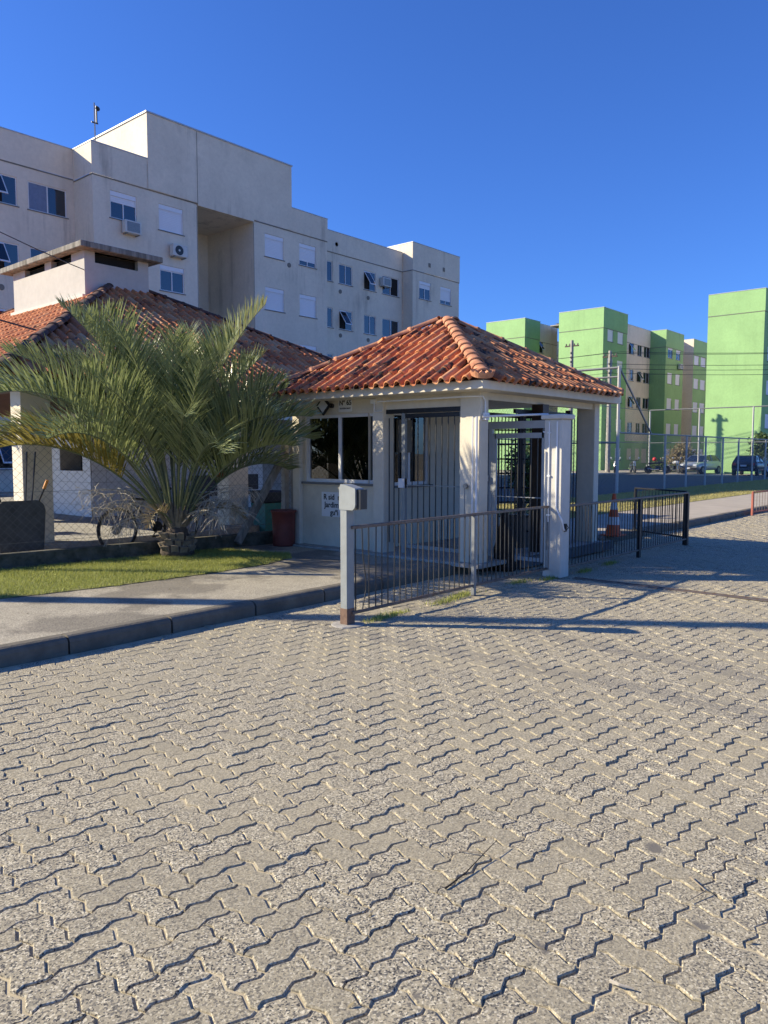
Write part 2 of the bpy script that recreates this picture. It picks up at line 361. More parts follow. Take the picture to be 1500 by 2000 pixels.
def text_mesh(name, body, size, mat, parent, loc, rot, align='LEFT', ext=.0015):
    cu = bpy.data.curves.new(name, 'FONT'); cu.body = body; cu.size = size; cu.extrude = ext; cu.align_x = align; cu.offset = size*.018
    tmp = bpy.data.objects.new(name, cu); COL.objects.link(tmp)
    me = bpy.data.meshes.new_from_object(tmp.evaluated_get(bpy.context.evaluated_depsgraph_get()))
    bpy.data.objects.remove(tmp); me.materials.clear(); me.materials.append(mat)
    o = link(name, me, parent); o.location = loc; o.rotation_euler = rot; return o

def wall_y(mb, y, x0, x1, z0, z1, holes=(), depth=.1, mi=0):
    """wall facing -y with openings (x0,x1,z0,z1) and reveals"""
    xs = sorted({x0, x1, *[h[0] for h in holes], *[h[1] for h in holes]}); zs = sorted({z0, z1, *[h[2] for h in holes], *[h[3] for h in holes]})
    xs = [a for a in xs if x0 <= a <= x1]; zs = [a for a in zs if z0 <= a <= z1]
    for a, b in zip(xs, xs[1:]):
        for c, d in zip(zs, zs[1:]):
            mx, mz = (a+b)/2, (c+d)/2
            if not any(h[0] < mx < h[1] and h[2] < mz < h[3] for h in holes): mb.quad((a,y,c),(b,y,c),(b,y,d),(a,y,d), mi)
    for h in holes:
        a, b, c, d = h[:4]; e = y+depth
        mb.quad((a,y,c),(a,e,c),(b,e,c),(b,y,c), mi); mb.quad((a,y,d),(b,y,d),(b,e,d),(a,e,d), mi)
        mb.quad((a,y,c),(a,y,d),(a,e,d),(a,e,c), mi); mb.quad((b,y,c),(b,e,c),(b,e,d),(b,y,d), mi)
def wall_x(mb, x, y0, y1, z0, z1, holes=(), depth=.1, mi=0):
    """wall facing -x"""
    ys = sorted({y0, y1, *[h[0] for h in holes], *[h[1] for h in holes]}); zs = sorted({z0, z1, *[h[2] for h in holes], *[h[3] for h in holes]})
    for a, b in zip(ys, ys[1:]):
        for c, d in zip(zs, zs[1:]):
            my, mz = (a+b)/2, (c+d)/2
            if not any(h[0] < my < h[1] and h[2] < mz < h[3] for h in holes): mb.quad((x,b,c),(x,a,c),(x,a,d),(x,b,d), mi)
    for h in holes:
        a, b, c, d = h[:4]; e = x+depth
        mb.quad((x,a,c),(x,b,c),(e,b,c),(e,a,c), mi); mb.quad((x,a,d),(e,a,d),(e,b,d),(x,b,d), mi)
        mb.quad((x,a,c),(e,a,c),(e,a,d),(x,a,d), mi); mb.quad((x,b,c),(x,b,d),(e,b,d),(e,b,c), mi)

# ------------------------------------------------------------------ ground and paving
g = MB(); g.quad((-900,-900,-.06),(900,-900,-.06),(900,900,-.06),(-900,900,-.06)); tag(g.build('ground', M['terrain']), kind='structure')
road = tag(bpy.data.objects.new('road_paving', None), kind='structure'); COL.objects.link(road)
def g_height(x, y): return .006*math.sin(x*.9+1)*math.cos(y*1.1)+.004*math.sin(x*2.3+y*1.7)-.004
b = MB(); gx = [-40]+[-1+.25*i for i in range(112)]+[60]; gy = [-30]+[-1+.25*i for i in range(28)]+[5.92]
gv = [(x, y, g_height(x, y)-.0068+.0016*math.sin(x*7.3)*math.sin(y*9.1) if (-1 <= x <= 27 and -1 <= y) else -.0135) for x in gx for y in gy]
b.add(gv, [(i*len(gy)+j, (i+1)*len(gy)+j, (i+1)*len(gy)+j+1, i*len(gy)+j+1) for i in range(len(gx)-1) for j in range(len(gy)-1)]); b.build('joint_sand', M['sand'], road)
U, AMP = .115, .0115; ROT = R(-3.0)
def unit_prof(): return [(0, 0), (.24*U, AMP), (.76*U, -AMP)]
def paver_outline(vertical, gap=.0040):
    # 2U x U block with the zigzag on every unit edge; rotated 90 deg for the vertical one
    P_ = []
    def edge(p, d, flip):
        n = (-d[1], d[0])
        for (t, a) in (unit_prof() if not flip else [(0, 0), (.24*U, AMP), (.76*U, -AMP)]):
            P_.append((p[0]+d[0]*t+n[0]*a, p[1]+d[1]*t+n[1]*a))
    W, Hh = 2*U, U
    edge((0,0),(1,0),0); edge((U,0),(1,0),0)
    edge((W,0),(0,1),0)
    edge((W,Hh),(-1,0),0); edge((U,Hh),(-1,0),0)
    edge((0,Hh),(0,-1),0)
    P_ = np.array(P_)
    c = np.array([U, U/2]); P_ = P_-c
    # inset along the average of the edge normals
    nx = np.roll(P_, -1, 0)-P_; nn = np.stack([-nx[:,1], nx[:,0]], 1); nn /= np.linalg.norm(nn, axis=1)[:,None]
    av = nn+np.roll(nn, 1, 0); av /= np.linalg.norm(av, axis=1)[:,None]
    return P_, av, gap
Pout, Pav, gap = paver_outline(False)
def paver_arrays():
    n = len(Pout)
    rings = [(gap-.001, -.02), (gap, -.0040), (gap+.0038, 0.)]
    V = []
    for off, z in rings:
        q = Pout+Pav*off; V += [(x, y, z) for x, y in q]
    F = []
    for r_ in range(2):
        for k in range(n): F.append((r_*n+k, r_*n+(k+1)%n, (r_+1)*n+(k+1)%n, (r_+1)*n+k))
    return np.array(V), F, tuple(2*n+k for k in range(n))
PV, PF, PT = paver_arrays()
pm = bpy.data.meshes.new('paver'); pm.from_pydata([tuple(v) for v in PV], [], PF+[PT]); pm.materials.append(M['paver']); pm.update()
cr_, sr_ = math.cos(ROT), math.sin(ROT)
spots = []
for i in range(-60, 300):
    for j in range(-60, 120):
        c = (i-j) % 4
        if c == 0: lx, ly, vert = (i+1)*U, (j+.5)*U, False
        elif c == 3: lx, ly, vert = (i+.5)*U, (j+1)*U, True
        else: continue
        x = cr_*lx-sr_*ly; y = sr_*lx+cr_*ly
        d = math.hypot(x, y); a = math.degrees(math.atan2(y, x))
        if y > 5.80 or d < 1.5 or x > 26: continue
        if not (8 < a < 76): continue
        spots.append((d, x, y, vert))
spots.sort()
# the 300 that show largest: nearest ones inside the picture
def in_view(x, y):
    d_ = math.cos(HEAD)*x+math.sin(HEAD)*y; s_ = math.sin(HEAD)*x-math.cos(HEAD)*y
    return d_ > 2.0 and abs(s_/d_) < .515
sing, rest = [], []
for sp in spots: (sing if in_view(sp[1], sp[2]) and len(sing) < 300 else rest).append(sp)
def pmat(x, y, vert):
    rz = ROT+(math.pi/2 if vert else 0)+random.gauss(0, .006)+(math.pi if random.random() < .5 else 0)
    return Matrix.Translation((x+random.gauss(0, .0007), y+random.gauss(0, .0007), g_height(x, y)+max(-.003, random.gauss(0, .0018)))) @ Matrix.Rotation(random.gauss(0, .011), 4, 'X') @ Matrix.Rotation(random.gauss(0, .011), 4, 'Y') @ Matrix.Rotation(rz, 4, 'Z')
for d, x, y, vt in sing:
    o = bpy.data.objects.new('paver', pm); COL.objects.link(o); o.parent = road; o.matrix_world = pmat(x, y, vt)
V4 = np.c_[PV, np.ones(len(PV))]; allV = []; nV = len(PV)
for d, x, y, vt in rest: allV.append((V4 @ np.array(pmat(x, y, vt)).T)[:, :3])
allV = np.concatenate(allV); K = len(rest)
tri = np.array(PF); nq = len(tri)
me = bpy.data.meshes.new('paver_field'); me.vertices.add(len(allV)); me.vertices.foreach_set('co', allV.astype(np.float32).ravel())
quads = (tri[None]+np.arange(K)[:, None, None]*nV).reshape(-1, 4); ng = np.array(PT)[None]+np.arange(K)[:, None]*nV
loops = np.concatenate([quads.ravel(), ng.ravel()]); me.loops.add(len(loops)); me.loops.foreach_set('vertex_index', loops.astype(np.int32))
st = np.concatenate([np.arange(len(quads))*4, len(quads)*4+np.arange(K)*len(PT)]).astype(np.int32); tot = np.concatenate([np.full(len(quads), 4), np.full(K, len(PT))]).astype(np.int32)
me.polygons.add(len(st)); me.polygons.foreach_set('loop_start', st); me.polygons.foreach_set('loop_total', tot); me.materials.append(M['paver']); me.polygons.foreach_set('use_smooth', [False]*len(st)); me.update(calc_edges=True)
tag(link('paver_field', me, road), kind='stuff')
# the paving beyond the picture carries on as a plain sheet
b = MB()
def sector(a0, a1, r0, r1): return [(math.cos(R(a))*r, math.sin(R(a))*r) for a, r in ((a0, r0), (a1, r0), (a1, r1), (a0, r1))]
b.quad((-40,-30,-.0045),(26.1,-30,-.0045),(26.1,-.2,-.0045),(-40,-.2,-.0045)); b.quad((26.1,-30,-.0045),(60,-30,-.0045),(60,5.78,-.0045),(26.1,5.78,-.0045)); b.quad((-40,-.2,-.0045),(-.3,-.2,-.0045),(-.3,5.78,-.0045),(-40,5.78,-.0045))
b.build('paving_sheet', M['paver'], road)

# sidewalk + kerb
b = MB(); b.box(-40, 15.6, 6.03, 30, -.05, .13); tag(b.build('sidewalk', M['sidewalk']), kind='structure')
b = MB(); b.box(15.6, 60, 6.03, 8.15, -.05, .125); b.box(11.9, 15.6, 6.1, 9.5, .10, .134); tag(b.build('path', M['walk_pale']), kind='structure')
kerb = tag(bpy.data.objects.new('kerb', None), kind='structure'); COL.objects.link(kerb)
def kerb_mesh(L, mat):
    prof = [(0, -.05), (0, .085), (.012, .108), (.035, .124), (.06, .133), (.14, .134), (.14, -.05)]
    vs = [(x, y, z) for x in (0, L) for y, z in prof]; n = len(prof)
    fs = [(k, k+1, n+k+1, n+k) for k in range(n-1)]+[tuple(range(n)), tuple(range(n, 2*n))[::-1]]
    m_ = MB().add(vs, fs).mesh('kerb_stone', mat); return m_
M['kerb'] = simple('kerb_concrete', (.18, .16, .125), .95, 0, .4, 4, .5, 50)
M['navykerb'] = simple('navy_painted_kerb', (.03, .04, .07), .7, 0, .5, 5, .3, 50, False, (.10, .10, .09))
km = kerb_mesh(.94, M['kerb']); x = -7.62
while x < 30:
    o = link('kerb_stone', km, kerb); o.location = (x, 5.885+random.gauss(0, .006), random.gauss(0, .002)); o.rotation_euler = (0, 0, random.gauss(0, .004)); x += .96

# ------------------------------------------------------------------ guardhouse
GH = thing('guardhouse', 'cream gatehouse with hipped clay tile roof and windowed guard room beside the entrance gates', 'gatehouse', (8.4, 5.58, .13))
GH.location = (0, 0, 0)
WX = 8.42
b = MB()
wall_x(b, WX, 7.45, 9.16, .13, 2.40, [(7.49, 8.94, 1.15, 2.19)], .12)
wall_y(b, 7.60, WX, 11.6, .13, 2.40, [(8.93, 9.89, 1.10, 2.23)], .12)
b.quad((WX,9.16,.13),(11.6,9.16,.13),(11.6,9.16,2.4),(WX,9.16,2.4)); b.quad((11.6,7.6,.13),(11.6,9.16,.13),(11.6,9.16,2.4),(11.6,7.6,2.4))
b.build('wall', M['cream'], GH)
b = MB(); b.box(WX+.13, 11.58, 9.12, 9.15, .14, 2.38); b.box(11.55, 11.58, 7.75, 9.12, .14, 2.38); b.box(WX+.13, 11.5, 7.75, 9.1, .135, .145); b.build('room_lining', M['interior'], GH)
b = MB(); b.box(WX+.15, WX+.6, 7.8, 8.9, .86, .9); b.box(WX+.3, WX+.5, 8.5, 8.8, .9, 1.12); b.box(WX+.7, WX+1.1, 8.1, 8.5, .5, 1.35); b.build('desk', M['plastic_dark'], GH)
b = MB()
b.box(8.34, 8.53, 5.58, 5.90, .13, 2.40)       # near column
b.box(8.35, 8.60, 7.25, 7.45, .13, 2.40)
b.box(11.63, 11.80, 5.58, 5.90, .13, 2.40)
b.box(8.34, 8.419, 9.0, 9.16, .13, 2.40)
for k in range(4):
    q = MB(); q.v = b.v[k*8:k*8+8]; q.f = b.f[:6]; q.mi = [0]*6; q.build('column', M['cream'], GH, bevel=.008)
b = MB(); b.box(7.97, 11.90, 5.30, 9.42, 2.39, 2.50); b.build('fascia', M['cream'], GH, bevel=.006)
b = MB(); b.box(8.2, 11.85, 5.5, 9.2, .11, .16); b.build('floor_slab', M['concrete'], GH)
b = MB(); b.box(9.15, 12.1, 5.42, 5.50, .02, .155); b.build('plinth', M['navykerb'], GH)
b = MB(); b.box(8.42, 8.48, 5.9, 7.25, 2.22, 2.392); b.box(8.53, 11.63, 5.62, 5.72, 2.30, 2.392); b.build('lintel', M['cream'], GH)

def window(parent, axis, c, a0, a1, z0, z1, kind='slide', deep=.1, ft=.045, gl=None):
    """window on a wall plane; axis 'y': faces -y, spans x; axis 'x': faces -x, spans y. c = plane of the recess back"""
    gl = gl or M['glass']
    def bx(mb, u0, u1, w0, w1, zz0, zz1, mi=0):
        if axis == 'y': mb.box(u0, u1, w0, w1, zz0, zz1, mi)
        else: mb.box(w0, w1, u0, u1, zz0, zz1, mi)
    f = MB(); p = c-.06; q = c
    bx(f, a0, a1, p, q, z0, z0+ft); bx(f, a0, a1, p, q, z1-ft, z1); bx(f, a0, a0+ft, p, q, z0+ft, z1-ft); bx(f, a1-ft, a1, p, q, z0+ft, z1-ft)
    m_ = (a0+a1)/2
    zt = z1-ft
    if kind == 'half': zt = z1-(z1-z0)*.40; 
    if kind == 'quarter': zt = z1-(z1-z0)*.78
    if kind == 'sixth': zt = z1-(z1-z0)*.22
    if kind in ('slide', 'half', 'quarter', 'sixth', 'curtain', 'open'): bx(f, m_-ft*.5, m_+ft*.5, p-.002, q, z0+ft, zt-.001)
    fr = f.build('window', M['frame'], parent)
    if kind in ('slide', 'half', 'quarter', 'sixth', 'curtain'):
        for u0, u1 in ((a0+ft, m_-ft*.5), (m_+ft*.5, a1-ft)):
            g_ = MB(); bx(g_, u0, u1, c-.035, c-.025, z0+ft, zt-.001); g_.build('pane', gl, fr)
    if kind == 'narrow':
        g_ = MB(); bx(g_, a0+ft, a1-ft, c-.035, c-.025, z0+ft, z1-ft); g_.build('pane', gl, fr)
    if kind == 'open':      # one leaf slid away: dark sheet painted as the unlit room behind
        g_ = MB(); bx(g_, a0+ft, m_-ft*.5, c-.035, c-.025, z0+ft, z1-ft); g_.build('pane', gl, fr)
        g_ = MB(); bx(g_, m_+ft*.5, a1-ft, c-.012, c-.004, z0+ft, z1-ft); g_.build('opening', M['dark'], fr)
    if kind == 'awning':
        g_ = MB(); bx(g_, a0+ft, a1-ft, c-.012, c-.004, z0+ft, z1-ft); g_.build('opening', M['dark'], fr)  # dark sheet in place of the room's own shade
        h = (z1-z0)*.9; out = h*.55; dz = h*.83
        s_ = MB()
        if axis == 'y':
            top = (c-.07, z1-ft); bot = (c-.07-out, z1-ft-dz)
            def bar(u0, u1, t0, t1, mi):
                pts = [(u, top[0]+(bot[0]-top[0])*t, top[1]+(bot[1]-top[1])*t) for u in (u0, u1) for t in (t0, t1)]
                n_ = Vector((0, -(dz), -(out)*-1)).normalized()*.012
                vs = [Vector(p_)-n_ for p_ in pts]+[Vector(p_)+n_ for p_ in pts]
                s_.add(vs, [(0,1,3,2),(4,6,7,5),(0,4,5,1),(2,3,7,6),(0,2,6,4),(1,5,7,3)], mi)
            bar(a0+.02, m_, 0, .07, 0); bar(a0+.02, m_, .93, 1, 0); bar(a0+.02, a0+.06, .07, .93, 0); bar(m_-.04, m_, .07, .93, 0); bar(a0+.061, m_-.041, .08, .92, 1)
            s_.build('open_sash', [M['frame'], gl], fr)
            g2 = MB(); bx(g2, m_, a1-ft, c-.05, c-.04, z0+ft, z1-ft); g2.build('pane', gl, fr)
    if kind in ('shutter', 'half', 'quarter', 'sixth'):
        s_ = MB(); z = zt if kind != 'shutter' else z0+ft
        n_ = max(3, int((z1-ft-z)/.07)); hh = (z1-ft-z)/n_
        bx(s_, a0+ft, a1-ft, c-.03, c-.005, z, z1-ft)
        for k in range(n_): bx(s_, a0+ft+.002, a1-ft-.002, c-.042, c-.03, z+k*hh+.008, z+(k+1)*hh-.004)
        s_.build('roller_shutter', M['shutter'], fr)
        s_ = MB(); bx(s_, a0+.01, a1-.01, c-.075, c-.061, z1-.2, z1-.01); s_.build('shutter_box', M['shutter'], fr)
    if kind == 'curtain':
        s_ = MB(); n_ = 28
        for k in range(n_):
            u0 = a0+ft+(a1-a0-2*ft)*k/n_; u1 = a0+ft+(a1-a0-2*ft)*(k+1)/n_
            w0 = c-.040-.004*math.sin(k*1.3); w1 = c-.040-.004*math.sin((k+1)*1.3)
            if axis == 'y' and k < 14: s_.quad((u0, w0, z0+ft), (u1, w1, z0+ft), (u1, w1, z1-ft), (u0, w0, z1-ft))
        s_.build('curtain', M['curtain'], fr)
    s_ = MB(); bx(s_, a0-.06, a1+.06, c-deep-.04, c-deep+.035, z0-.035, z0-.001); s_.build('sill', M['sill'], fr)
    return fr
window(GH, 'x', WX+.09, 7.49, 8.94, 1.15, 2.19, 'slide', .09, .05, M['clear'])
window(GH, 'y', 7.60+.09, 8.93, 9.89, 1.10, 2.23, 'slide', .09, .05, M['clear'])
b = MB(); b.box(9.0, 9.5, 7.9, 7.95, 1.16, 1.42); b.box(9.55, 9.8, 8.1, 8.3, 1.1, 1.3); b.build('red_crate', M['red'], GH)

# ---- clay tiled roofs
TPROF = [(-.102, .022), (-.085, .004), (-.06, -.006), (-.03, -.002), (-.012, .018), (.002, .046), (.022, .068), (.048, .076), (.074, .066), (.092, .040), (.102, .014)]
def tile_mesh():
    st_ = [(0, 1.0, .0), (.03, 1.0, .0), (.04, .95, -.003), (.40, .93, -.006)]
    V = []; F = []; n = len(TPROF)
    for (y, sc, dz) in st_:
        for (x_, z) in TPROF: V.append((.02+(x_-.02)*sc, y, z*sc+dz))
    for (x_, z) in TPROF: V.append((x_, 0, z-.014))     # thickness of the lower edge
    for r_ in range(3):
        for k in range(n-1): F.append((r_*n+k, r_*n+k+1, (r_+1)*n+k+1, (r_+1)*n+k))
    for k in range(n-1): F.append((k+1, k, 4*n+k, 4*n+k+1))
    return np.array(V), np.array(F)
TV, TF = tile_mesh()
def tiles(roof, mat, faces, maxn, sx=.182, sy=.345):
    """faces: list of (P0, u, v, n, polygon test, width, height)"""
    tm = bpy.data.meshes.new('roof_tile'); tm.from_pydata([tuple(v) for v in TV], [], [tuple(f) for f in TF]); tm.materials.append(mat)
    tm.polygons.foreach_set('use_smooth', [True]*len(tm.polygons)); tm.update()
    L = []
    for (P0, u, v, poly, vis) in faces:
        n = u.cross(v).normalized(); W = max(p[0] for p in poly); Hh = max(p[1] for p in poly)
        def inside(a, c_):
            k = len(poly); s_ = True
            for i in range(k):
                x0, y0 = poly[i]; x1, y1 = poly[(i+1) % k]
                if (x1-x0)*(c_-y0)-(y1-y0)*(a-x0) < (.02 if i else -.035)*math.hypot(x1-x0, y1-y0): s_ = False
            return s_
        for j in range(int(Hh/sy)+1):
            for i in range(int(W/sx)+1):
                uu = (i+.5)*sx; vv = j*sy
                if not inside(uu, vv+.12): continue
                p = P0+u*uu+v*(vv-.085)+n*(.03+random.gauss(0, .0025))
                t = R(1.3)+random.gauss(0, .006); v2 = (v*math.cos(t)-n*math.sin(t)).normalized(); n2 = u.cross(v2).normalized()
                yaw = random.gauss(0, .02); u2 = (u*math.cos(yaw)+v2*math.sin(yaw)); v3 = n2.cross(u2)
                mtx = Matrix(((u2.x, v3.x, n2.x, p.x), (u2.y, v3.y, n2.y, p.y), (u2.z, v3.z, n2.z, p.z), (0, 0, 0, 1)))
                L.append((p.length+(0 if vis else 1000), mtx))
    L.sort(key=lambda q: q[0])
    for d, mtx in L[:maxn]:
        o = link('roof_tile', tm, roof); o.matrix_world = mtx
    if len(L) > maxn:
        A = np.c_[TV, np.ones(len(TV))]; K = len(L)-maxn
        V = np.concatenate([(A @ np.array(m_).T)[:, :3] for d, m_ in L[maxn:]]); F = (TF[None]+np.arange(K)[:, None, None]*len(TV)).reshape(-1, 4)
        me = np_mesh('tile_field', V, F, mat); me.polygons.foreach_set('use_smooth', [True]*len(me.polygons)); tag(link('tile_field', me, roof), kind='stuff')
def cap_mesh(L, r0, r1, mat):
    V = []; F = []; n = 9
    for (y, r, dz) in ((0, r0*1.12, 0), (.05, r0*1.12, 0), (.06, r0, -.004), (L, r1, -.012)):
        for k in range(n):
            a = math.pi*k/(n-1); V.append((-math.cos(a)*r, y, math.sin(a)*r*.72+dz))
    for k in range(n):
        a = math.pi*k/(n-1); V.append((-math.cos(a)*r0, 0, math.sin(a)*r0*.62-.005))
    for r_ in range(3):
        for k in range(n-1): F.append((r_*n+k, (r_+1)*n+k, (r_+1)*n+k+1, r_*n+k+1))
    for k in range(n-1): F.append((k, k+1, 4*n+k+1, 4*n+k))
    me = bpy.data.meshes.new('ridge_tile'); me.from_pydata(V, [], F); me.materials.append(mat); me.polygons.foreach_set('use_smooth', [True]*len(me.polygons)); me.update(); return me
def caps(roof, A, B, mat, step=.36, r=.094, lift=.055, flare=.05):
    """ridge tiles from the low end A up to B"""
    A, B = Vector(A), Vector(B); d = (B-A); L = d.length; d.normalize(); me = cap_mesh(step*1.18, r, r*(1-flare*2), mat)
    side = d.cross(Vector((0,0,1))).normalized(); up = side.cross(d).normalized(); k = 0
    while k*step < L-step*.75:
        p = A+d*(k*step)+up*(lift+random.gauss(0, .003)); o = link('ridge_tile', me, roof)
        o.matrix_world = Matrix(((side.x, d.x, up.x, p.x), (side.y, d.y, up.y, p.y), (side.z, d.z, up.z, p.z), (0, 0, 0, 1))) @ Matrix.Rotation(random.gauss(0, .012), 4, 'Z') @ Matrix.Rotation(R(1.5), 4, 'X'); k += 1
def hip_roof(parent, x0, x1, y0, y1, ze, r0, r1, mat, capmat, maxn, steps, ymax_front=None):
    """eave rectangle, ridge points r0 (low x,y side) .. r1; ridge quad may have width"""
    xa, xb, ya, yb, zr = r0[0], r1[0], r0[1], r1[1], r0[2]
    c = [Vector((x0, y0, ze)), Vector((x1, y0, ze)), Vector((x1, y1, ze)), Vector((x0, y1, ze))]
    t = [Vector((xa, ya, zr)), Vector((xb, ya, zr)), Vector((xb, yb, zr)), Vector((xa, yb, zr))]
    dk = MB(); dk.add([*c, *t], [(0,1,5,4), (1,2,6,5), (2,3,7,6), (3,0,4,7), (4,5,6,7), (3,2,1,0)])
    roof = dk.build('roof', M['roof_deck'], parent)
    F = []
    for i, vis in ((0, True), (1, False), (2, False), (3, True)):
        a, b_ = c[i], c[(i+1) % 4]; ta, tb = t[i], t[(i+1) % 4]
        u = (b_-a).normalized(); nn = (b_-a).cross(tb-a if (tb-a).length > 0 else ta-a).normalized(); v = nn.cross(u).normalized()
        poly = [(0, 0), ((b_-a).length, 0), ((tb-a).dot(u), (tb-a).dot(v))]
        if (tb-ta).length > .01: poly.append(((ta-a).dot(u), (ta-a).dot(v)))
        F.append((a, u, v, poly, vis))
    tiles(roof, mat, F, maxn)
    for i, stp in zip((0, 1, 2, 3), steps): caps(roof, c[i]+(t[i]-c[i]).normalized()*.02, t[i], capmat, stp)
    return roof, c, t
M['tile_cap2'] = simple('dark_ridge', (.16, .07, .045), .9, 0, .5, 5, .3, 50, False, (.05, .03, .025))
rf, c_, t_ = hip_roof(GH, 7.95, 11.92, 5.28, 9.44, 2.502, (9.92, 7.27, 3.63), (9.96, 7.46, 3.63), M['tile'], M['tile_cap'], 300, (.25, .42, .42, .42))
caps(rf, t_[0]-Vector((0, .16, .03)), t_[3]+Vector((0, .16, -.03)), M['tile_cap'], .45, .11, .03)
# fluted shell ending of the near hip
b = MB(); nfl = 13; vs = [(0, .12, .06)]
for k in range(nfl):
    a = math.pi*(k/(nfl-1)); rr = .15*(1+.08*(k % 2)); vs.append((-math.cos(a)*rr, .10-math.sin(a)*.17, .015+.03*(k % 2)+math.sin(a)*.02))
for k in range(nfl):
    a = math.pi*(k/(nfl-1)); vs.append((-math.cos(a)*.14, .10-math.sin(a)*.16, -.03))
b.add(vs, [(0, k, k+1) for k in range(1, nfl)]+[(k, nfl+k, nfl+k+1, k+1) for k in range(1, nfl)])
sh = b.build('shell_end_tile', M['tile_cap'], rf); sh.location = c_[0]+Vector((.0, .0, .05)); sh.rotation_euler = (R(22), 0, R(-45))

# ---- conduits on the guardhouse
b = MB(); b.tube([(8.28, 7.3, 2.33), (8.27, 5.72, 2.33), (8.36, 5.56, 2.33), (8.42, 5.56, 2.27), (8.42, 5.56, 2.11)], .012, 6)
b.tube([(8.33, 7.4, 2.34), (8.33, 7.4, 2.20), (8.33, 7.26, 2.2)], .010, 6); b.box(8.31, 8.35, 7.38, 7.46, 2.31, 2.37)
b.build('conduit', M['pvc'], GH)
b = MB(); b.tube([(8.34, 5.545, 2.07), (8.9, 5.0, 2.10), (8.98, 4.96, 2.10)], .014, 6); b.box(8.38, 8.46, 5.52, 5.575, 2.03, 2.12)
b.tube([(8.285, 5.6, 2.07), (8.285, 5.6, .2)], .014, 6); b.tube([(8.285, 5.66, 2.07), (8.285, 5.66, .2)], .010, 6); b.build('drop_pipe', M['pvc'], GH)
b = MB(); b.lathe((8.285, 5.78, 1.17), [(.03, -.0), (.034, .03), (.02, .05)], 12, 'x'); b.tube([(8.28, 5.78, 1.14), (8.27, 5.77, .95), (8.285, 5.78, .2)], .008, 5); b.build('intercom', M['galv'], GH)

lamp = thing('wall_lamp', 'black diamond shaped wall lamp with pale glass beside the house number plate', 'wall lamp', (WX, 8.42, 2.32))
b = MB(); b.obox((-.11, 0, 0), (.012, 0, 0), (0, .075, .075), (0, -.075, .075)); b.build('frame', M['black'], lamp)
b = MB(); b.obox((-.125, 0, 0), (.005, 0, 0), (0, .052, .052), (0, -.052, .052)); b.build('glass', M['white_band'], lamp)
b = MB(); b.tube([(0, -.02, 0), (-.1, 0, 0)], .022, 8); b.lathe((0, -.09, 0), [(.035, -.05), (.035, 0)], 10, 'x'); b.build('bracket', M['black'], lamp)
RXW = (R(90), 0, R(-90))
sg = thing('number_plate', 'small white plate reading Nº 65 above the guard room window', 'sign', (WX, 8.06, 2.32))
b = MB(); b.box(-.012, 0, -.135, .135, -.10, .09); b.build('plate', M['pvc'], sg)
text_mesh('number', 'Nº 65', .105, M['text'], sg, (-.014, .118, .0), RXW); text_mesh('street_line', 'TRAVESSA MAAT', .03, M['text'], sg, (-.014, .11, -.06), RXW)
sg = thing('name_board', 'white residents board with black lettering on the wall under the guard room window', 'sign', (WX, 8.3, .81))
b = MB(); b.box(-.014, 0, -.32, .27, -.19, .19); b.build('board', M['pvc'], sg)
text_mesh('line_residencial', 'R sid  ncial', .12, M['text'], sg, (-.016, .225, .075), RXW); text_mesh('line_jardim', 'Jardim do', .12, M['text'], sg, (-.016, .205, -.045), RXW); text_mesh('line_street', 'guºi', .115, M['text'], sg, (-.016, .08, -.16), RXW)

# ---- entrance grille between the columns
gr = thing('entrance_grille', 'tall grey barred gate between the two guardhouse columns in front of the inner window', 'gate', (8.44, 6.6, .16))
b = MB(); b.box(-.025, .025, -.70, .65, 2.0, 2.06); b.box(-.02, .02, -.66, .31, 1.93, 1.99); b.build('top_rail', M['black'], gr)
b = MB(); b.box(-.02, .02, -.64, .30, .10, .15); b.box(-.015, .015, -.62, .29, .985, .995); b.build('cross_rail', M['grey_paint'], gr)
b = MB(); b.box(-.025, .025, .30, .36, .02, 2.0); b.build('gate_post', M['grey_paint'], gr)
b = MB(); b.box(-.025, .025, -.70, -.64, .02, 2.0); b.build('gate_post', M['grey_paint'], gr)
barm = MB().box(-.0055, .0055, -.0055, .0055, .15, 1.94).mesh('bar', M['black'])
for k in range(8): link('bar', barm, gr).location = (0, -.54+k*.104, 0)
for k in range(3): link('bar', barm, gr).location = (0, .43+k*.09, 0)
b = MB(); b.box(-.05, .04, .30, .40, .95, 1.08); b.build('lock_box', M['frame'], gr)

# ---- white gate pillar
pl = thing('gate_pillar', 'white masonry gate pillar with a square cap between the two low railings', 'pillar', (8.93, 4.79, 0))
b = MB(); b.box(-.115, .115, -.13, .13, 0, 2.03); b.build('shaft', M['white_paint'], pl, bevel=.012)
b = MB(); b.box(-.15, .15, -.165, .165, 2.03, 2.09); b.build('cap', M['white_paint'], pl, bevel=.01)
b = MB(); b.tube([(-.125, .05, 2.0), (-.125, .05, .72)], .011, 6); b.tube([(-.125, -.06, 2.0), (-.125, -.06, .9), (-.11, -.135, .75), (-.06, -.14, .62), (-.03, -.14, .62)], .012, 6)
for z in (.6, 1.1, 1.65): b.box(-.14, -.115, .03, .07, z+.2, z+.22)
b.build('conduit', M['pvc'], pl)
b = MB(); b.box(-.04, .0, -.155, -.13, .60, .70); b.tube([(-.02, -.155, .62), (-.01, -.18, .65), (-.02, -.155, .69)], .006, 5); b.build('switch_box', M['plastic_dark'], pl)

